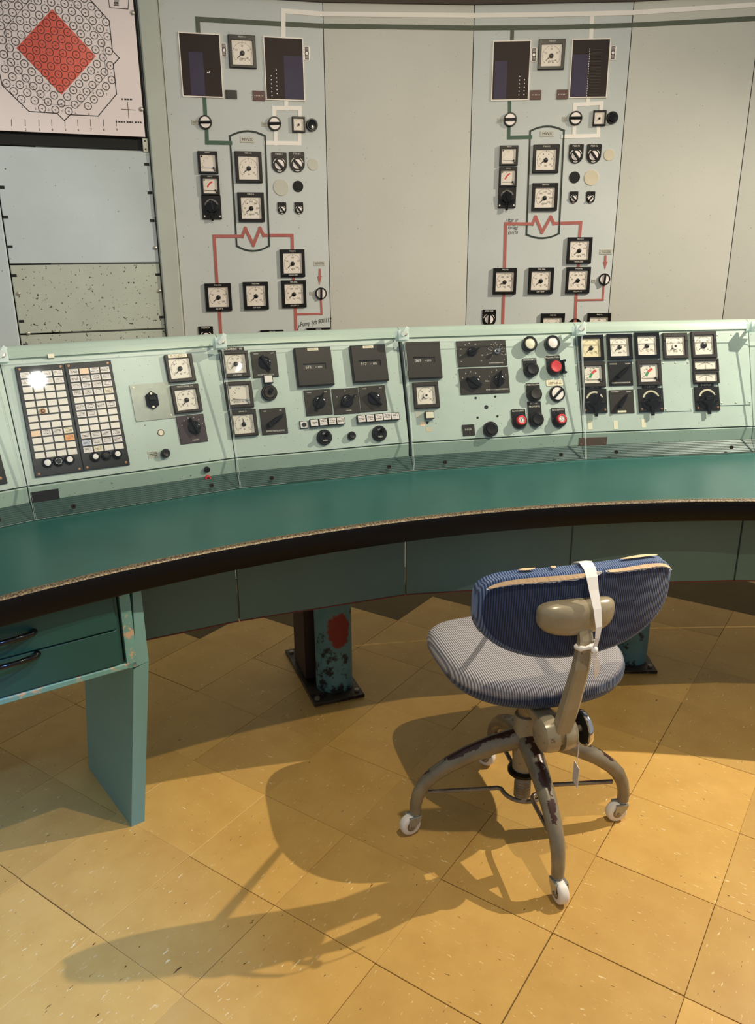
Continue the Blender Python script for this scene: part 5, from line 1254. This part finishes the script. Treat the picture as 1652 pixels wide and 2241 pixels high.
# beige bracket cap on the back
PXm = CX @ Matrix.Translation((-0.013, -0.232, 0.664))
def cap_ring(k, t, sh=0.0):
    out = []
    for i in range(40):
        x, z = sup(2*PI*i/40, 0.092, 0.036, 0.046, 4.0, 2.6); out.append((x*k, t + 0.45*(x*k)**2, z*k+sh))
    return out
b = MB(); b.loft([cap_ring(1.0, 0.010), cap_ring(1.0, -0.004), cap_ring(0.96, -0.012), cap_ring(0.86, -0.021, -0.001), cap_ring(0.66, -0.028, -0.003), cap_ring(0.35, -0.031, -0.005), cap_ring(0.03, -0.032, -0.006)])
mk(b, 'back_bracket', 'beige', chair, PXm, True, label='beige enamel bracket cap')
def bar_ring(p, w, d, ax=Vector((1, 0, 0)), ay=Vector((0, 1, 0)), c=0.3):
    pts = []
    for x, y in ((-1, c-1+0.0), (-1+c, -1), (1-c, -1), (1, c-1), (1, 1), (-1, 1)): pts.append(tuple(Vector(p)+ax*(x*w/2)+ay*(y*d/2)))
    return pts
b = MB(); b.loft([bar_ring((-0.040, -0.245, 0.348), 0.026, 0.024), bar_ring((-0.039, -0.249, 0.375), 0.040, 0.026), bar_ring((-0.030, -0.262, 0.45), 0.041, 0.024), bar_ring((-0.014, -0.268, 0.55), 0.037, 0.020), bar_ring((-0.004, -0.262, 0.615), 0.032, 0.016), bar_ring((-0.004, -0.246, 0.66), 0.030, 0.014)])
mk(b, 'back_bar', 'beige', chair, CX)
RY = Matrix.Rotation(PI/2, 4, 'Y')
b = MB()
b.lathe([(0.030, 0.0), (0.040, 0.006), (0.043, 0.020), (0.043, 0.036)], 28, Matrix.Translation((-0.084, -0.225, 0.362)) @ RY)
b.lathe([(0.043, 0.0), (0.043, 0.020), (0.041, 0.024), (0.041, 0.030), (0.037, 0.034)], 28, Matrix.Translation((-0.034, -0.225, 0.362)) @ RY)
jt = mk(b, 'tilt_joint', 'beige', chair, CX, 40)
mk(MB().lathe([(0.026, 0), (0.026, 0.016)], 20, Matrix.Translation((-0.050, -0.225, 0.362)) @ RY), 'joint_core', 'gap', jt, CX)
mk(MB().lathe([(0.008, 0.0), (0.008, 0.03)], 12, Matrix.Translation((0.000, -0.225, 0.362)) @ RY), 'knob_spindle', 'thread', jt, CX)
KX = CX @ Matrix.Translation((0.024, -0.225, 0.362)) @ RY
b = MB(); b.lathe([(0.030, 0.006), (0.038, 0.0), (0.0425, 0.002), (0.0435, 0.007), (0.041, 0.012), (0.030, 0.0145), (0.0, 0.015)], 36)
kn = mk(b, 'hand_wheel', 'chrome', chair, KX, True, label='chrome hand wheel')
mk(MB().lathe([(0.0365, 0.001), (0.0365, 0.0045), (0, 0.0045)], 30), 'dark_hollow', 'gap', kn, KX)
mk(MB().box((-0.035, -0.155, 0.360), (0.050, 0.14, 0.026), None, 0.003), 'seat_arm', 'beige', chair, CX)
mk(MB().box((0.0, 0.05, 0.366), (0.20, 0.22, 0.012), None, 0.002), 'seat_pan', 'beige', chair, CX)
# column (world axes around its centre)
cc = Vector((0.368, 1.701, 0)); KC = Matrix.Translation(cc)
b = MB(); b.lathe([(0.030, 0.205), (0.031, 0.225), (0.031, 0.326), (0.029, 0.330), (0.023, 0.330)], 28); col_ = mk(b, 'column_sleeve', 'beige', chair, KC, 40)
mk(MB().lathe([(0.0225, 0.30), (0.0225, 0.362)], 24), 'inner_tube', 'thread', col_, KC, smooth=40)
mk(MB().lathe([(0.029, 0.165), (0.029, 0.215)], 24), 'lower_sleeve', 'beige', col_, KC, smooth=40)
mk(MB().lathe([(0.034, 0.158), (0.040, 0.162), (0.040, 0.170), (0.032, 0.174)], 24), 'black_collar', 'black', col_, KC, smooth=40)
b = MB(); pr = [(0.019, 0.086), (0.021, 0.088)]
for k in range(9): pr += [(0.0215, 0.090+k*0.008), (0.0200, 0.094+k*0.008)]
b.lathe(pr+[(0.020, 0.164)], 24); mk(b, 'threaded_spindle', 'thread', col_, KC, 30)
ends = [(Vector((0.092, 1.675, 0)), 205, -8), (Vector((0.636, 1.716, 0)), 190, 6), (Vector((0.408, 1.455, 0)), 285, 0), (Vector((0.325, 1.945, 0)), 150, 0)]
for E, ca_, tw in ends:
    d = (E-cc); L = d.length; d.normalize()
    def lp(s, z): p = cc+d*(L*s); return (p.x, p.y, z)
    path = [lp(0.06, 0.262), lp(0.30, 0.246), lp(0.52, 0.222), lp(0.70, 0.196), lp(0.84, 0.168), lp(0.925, 0.143), lp(0.975, 0.115), lp(1.0, 0.085), lp(1.0, 0.060)]
    b = MB(); b.tube(path, [0.027, 0.0245, 0.0225, 0.0205, 0.019, 0.018, 0.0165, 0.0155, 0.015], 16)
    lg = mk(b, 'leg', 'beige_leg', chair, DX, True)
    FX = Matrix.Translation((E.x, E.y, 0)) @ Matrix.Rotation(math.radians(ca_), 4, 'Z')
    b = MB(); b.cyl((0, 0, 0.050), 0.012, 0.014, 16); b.box((0.006, 0, 0.0515), (0.034, 0.030, 0.004), None, 0.001)
    for s in (-1, 1):
        o_ = [(-0.010, 0.053), (0.023, 0.053), (0.026, 0.034), (0.022, 0.022), (0.012, 0.020), (-0.006, 0.040)]
        b.loft([[(x, s*0.0145, z) for x, z in o_], [(x, s*0.0165, z) for x, z in o_]])
    b.cyl((0, 0, 0), 0.0001, 0.0001, 3, Matrix.Translation((0.016, 0, 0.027)))
    mk(b, 'caster_fork', 'fork', lg, FX)
    WX = FX @ Matrix.Translation((0.016, 0, 0.0275)) @ Matrix.Rotation(PI/2, 4, 'X')
    b = MB(); b.lathe([(0.010, -0.0115), (0.022, -0.0125), (0.0265, -0.009), (0.0275, -0.003), (0.0275, 0.003), (0.0265, 0.009), (0.022, 0.0125), (0.010, 0.0115)], 30); wh = mk(b, 'caster_wheel', 'wheel', lg, WX, 50)
    b = MB(); b.lathe([(0.0045, -0.0185), (0.0045, 0.0185)], 12); b.ringf((0, 0), 0.009, 0.0135, -0.0123, 20); b.ringf((0, 0), 0.009, 0.0135, 0.0123, 20); mk(b, 'axle', 'thread', lg, WX, 40)
# two bent stay rods crossing under the column
def rod(A, B, side, z, lift):
    A = A.copy(); B = B.copy(); d = (B-A); L = d.length; d.normalize(); q = Vector((-d.y, d.x, 0))*side
    pts = []
    for s in (0.06, 0.2, 0.34): p = A+d*(L*s); pts.append((p.x, p.y, z))
    for k in range(0, 9):
        a = PI*k/8; p = cc + d*(-math.cos(a)*0.058) + q*(0.004+math.sin(a)*0.056); pts.append((p.x, p.y, z+lift*math.sin(a)))
    for s in (0.66, 0.8, 0.94): p = A+d*(L*s); pts.append((p.x, p.y, z))
    P = [Vector(p) for p in pts]; sm = [P[0]]
    for k in range(len(P)-1):
        sm += [P[k]*0.75+P[k+1]*0.25, P[k]*0.25+P[k+1]*0.75]
    sm.append(P[-1])
    return mk(MB().tube([tuple(p) for p in sm], 0.0058, 10), 'stay_rod', 'beige_leg', chair, DX, True)
rod(ends[0][0], ends[1][0], -1, 0.118, -0.004); rod(ends[2][0], ends[3][0], -1, 0.130, 0.004)
# white ribbon tied over the backrest
def ribbon_strip(b, pts, th=0.0007):
    L_, R_ = [], []
    for (x, y, z), w, tl in pts:
        ax = Vector((math.cos(tl), math.sin(tl)*0.6, math.sin(tl)*0.3))*(w/2); p = Vector((x, y, z)); L_.append(p-ax); R_.append(p+ax)
    n = len(pts)
    for k in range(n-1):
        nn = (R_[k]-L_[k]).cross(L_[k+1]-L_[k]); nn = nn.normalized()*th if nn.length > 1e-9 else Vector((0, th, 0))
        q = [L_[k], R_[k], R_[k+1], L_[k+1]]; b.loft([[tuple(v-nn) for v in q], [tuple(v+nn) for v in q]])
rib = empty('ribbon', None, 'white cloth ribbon tied around chair bar and looped over backrest', 'ribbon', X=CX)
b = MB(); ribbon_strip(b, [((0.004, -0.288, 0.605), 0.010, 0.2), ((0.007, -0.290, 0.630), 0.012, 0.2), ((0.010, -0.287, 0.655), 0.015, 0.1), ((0.012, -0.272, 0.69), 0.019, 0.05), ((0.013, -0.250, 0.725), 0.023, 0.0), ((0.014, -0.237, 0.750), 0.027, 0.0), ((0.016, -0.222, 0.764), 0.029, 0.0), ((0.018, -0.198, 0.7705), 0.031, 0.0), ((0.016, -0.178, 0.764), 0.030, 0), ((0.018, -0.166, 0.755), 0.026, 0), ((0.026, -0.06, 0.674), 0.020, 0), ((0.036, 0.06, 0.585), 0.018, 0.1), ((0.046, 0.18, 0.505), 0.018, 0.1), ((0.052, 0.262, 0.449), 0.020, 0.0), ((0.053, 0.281, 0.432), 0.020, 0.0), ((0.053, 0.283, 0.405), 0.020, 0.0), ((0.053, 0.268, 0.376), 0.020, 0.0)])
mk(b, 'strap', 'ribbon', rib)
b = MB(); ringp = []
for k in range(21):
    a = 2*PI*k/20; ringp.append((-0.004+0.0215*math.cos(a), -0.265+0.0155*math.sin(a), 0.603+0.005*math.cos(a*1.0+0.6)))
b.tube(ringp, [0.0052+0.0012*math.sin(k*1.7) for k in range(21)], 8); mk(b, 'loop', 'ribbon', rib, None, True)
b = MB(); b.lathe([(0.0005, -0.008), (0.007, -0.004), (0.008, 0.001), (0.005, 0.007), (0.0005, 0.009)], 10, Matrix.Translation((0.004, -0.288, 0.601)) @ Matrix.Rotation(0.4, 4, 'Y')); mk(b, 'knot', 'ribbon', rib, None, True)
b = MB(); ribbon_strip(b, [((0.003, -0.290, 0.597), 0.009, 0.0), ((0.006, -0.292, 0.580), 0.015, 0.15), ((0.011, -0.291, 0.560), 0.018, 0.35), ((0.014, -0.288, 0.543), 0.016, 0.5), ((0.012, -0.286, 0.528), 0.003, 0.6)]); mk(b, 'tail', 'ribbon', rib)
tg = empty('paper_tag', None, 'small white tag hanging on a thread from the hand wheel', 'tag', X=CX)
mk(MB().tube([(0.016, -0.228, 0.356), (0.017, -0.236, 0.33), (0.017, -0.236, 0.30), (0.016, -0.236, 0.272)], 0.0010, 6), 'thread', 'ribbon', tg)
mk(MB().box((0.016, -0.236, 0.243), (0.0012, 0.034, 0.056), Matrix.Translation((0.016, -0.236, 0)) @ Matrix.Rotation(math.radians(-9), 4, 'Z') @ Matrix.Translation((-0.016, 0.236, 0))), 'tag_card', 'ribbon', tg)
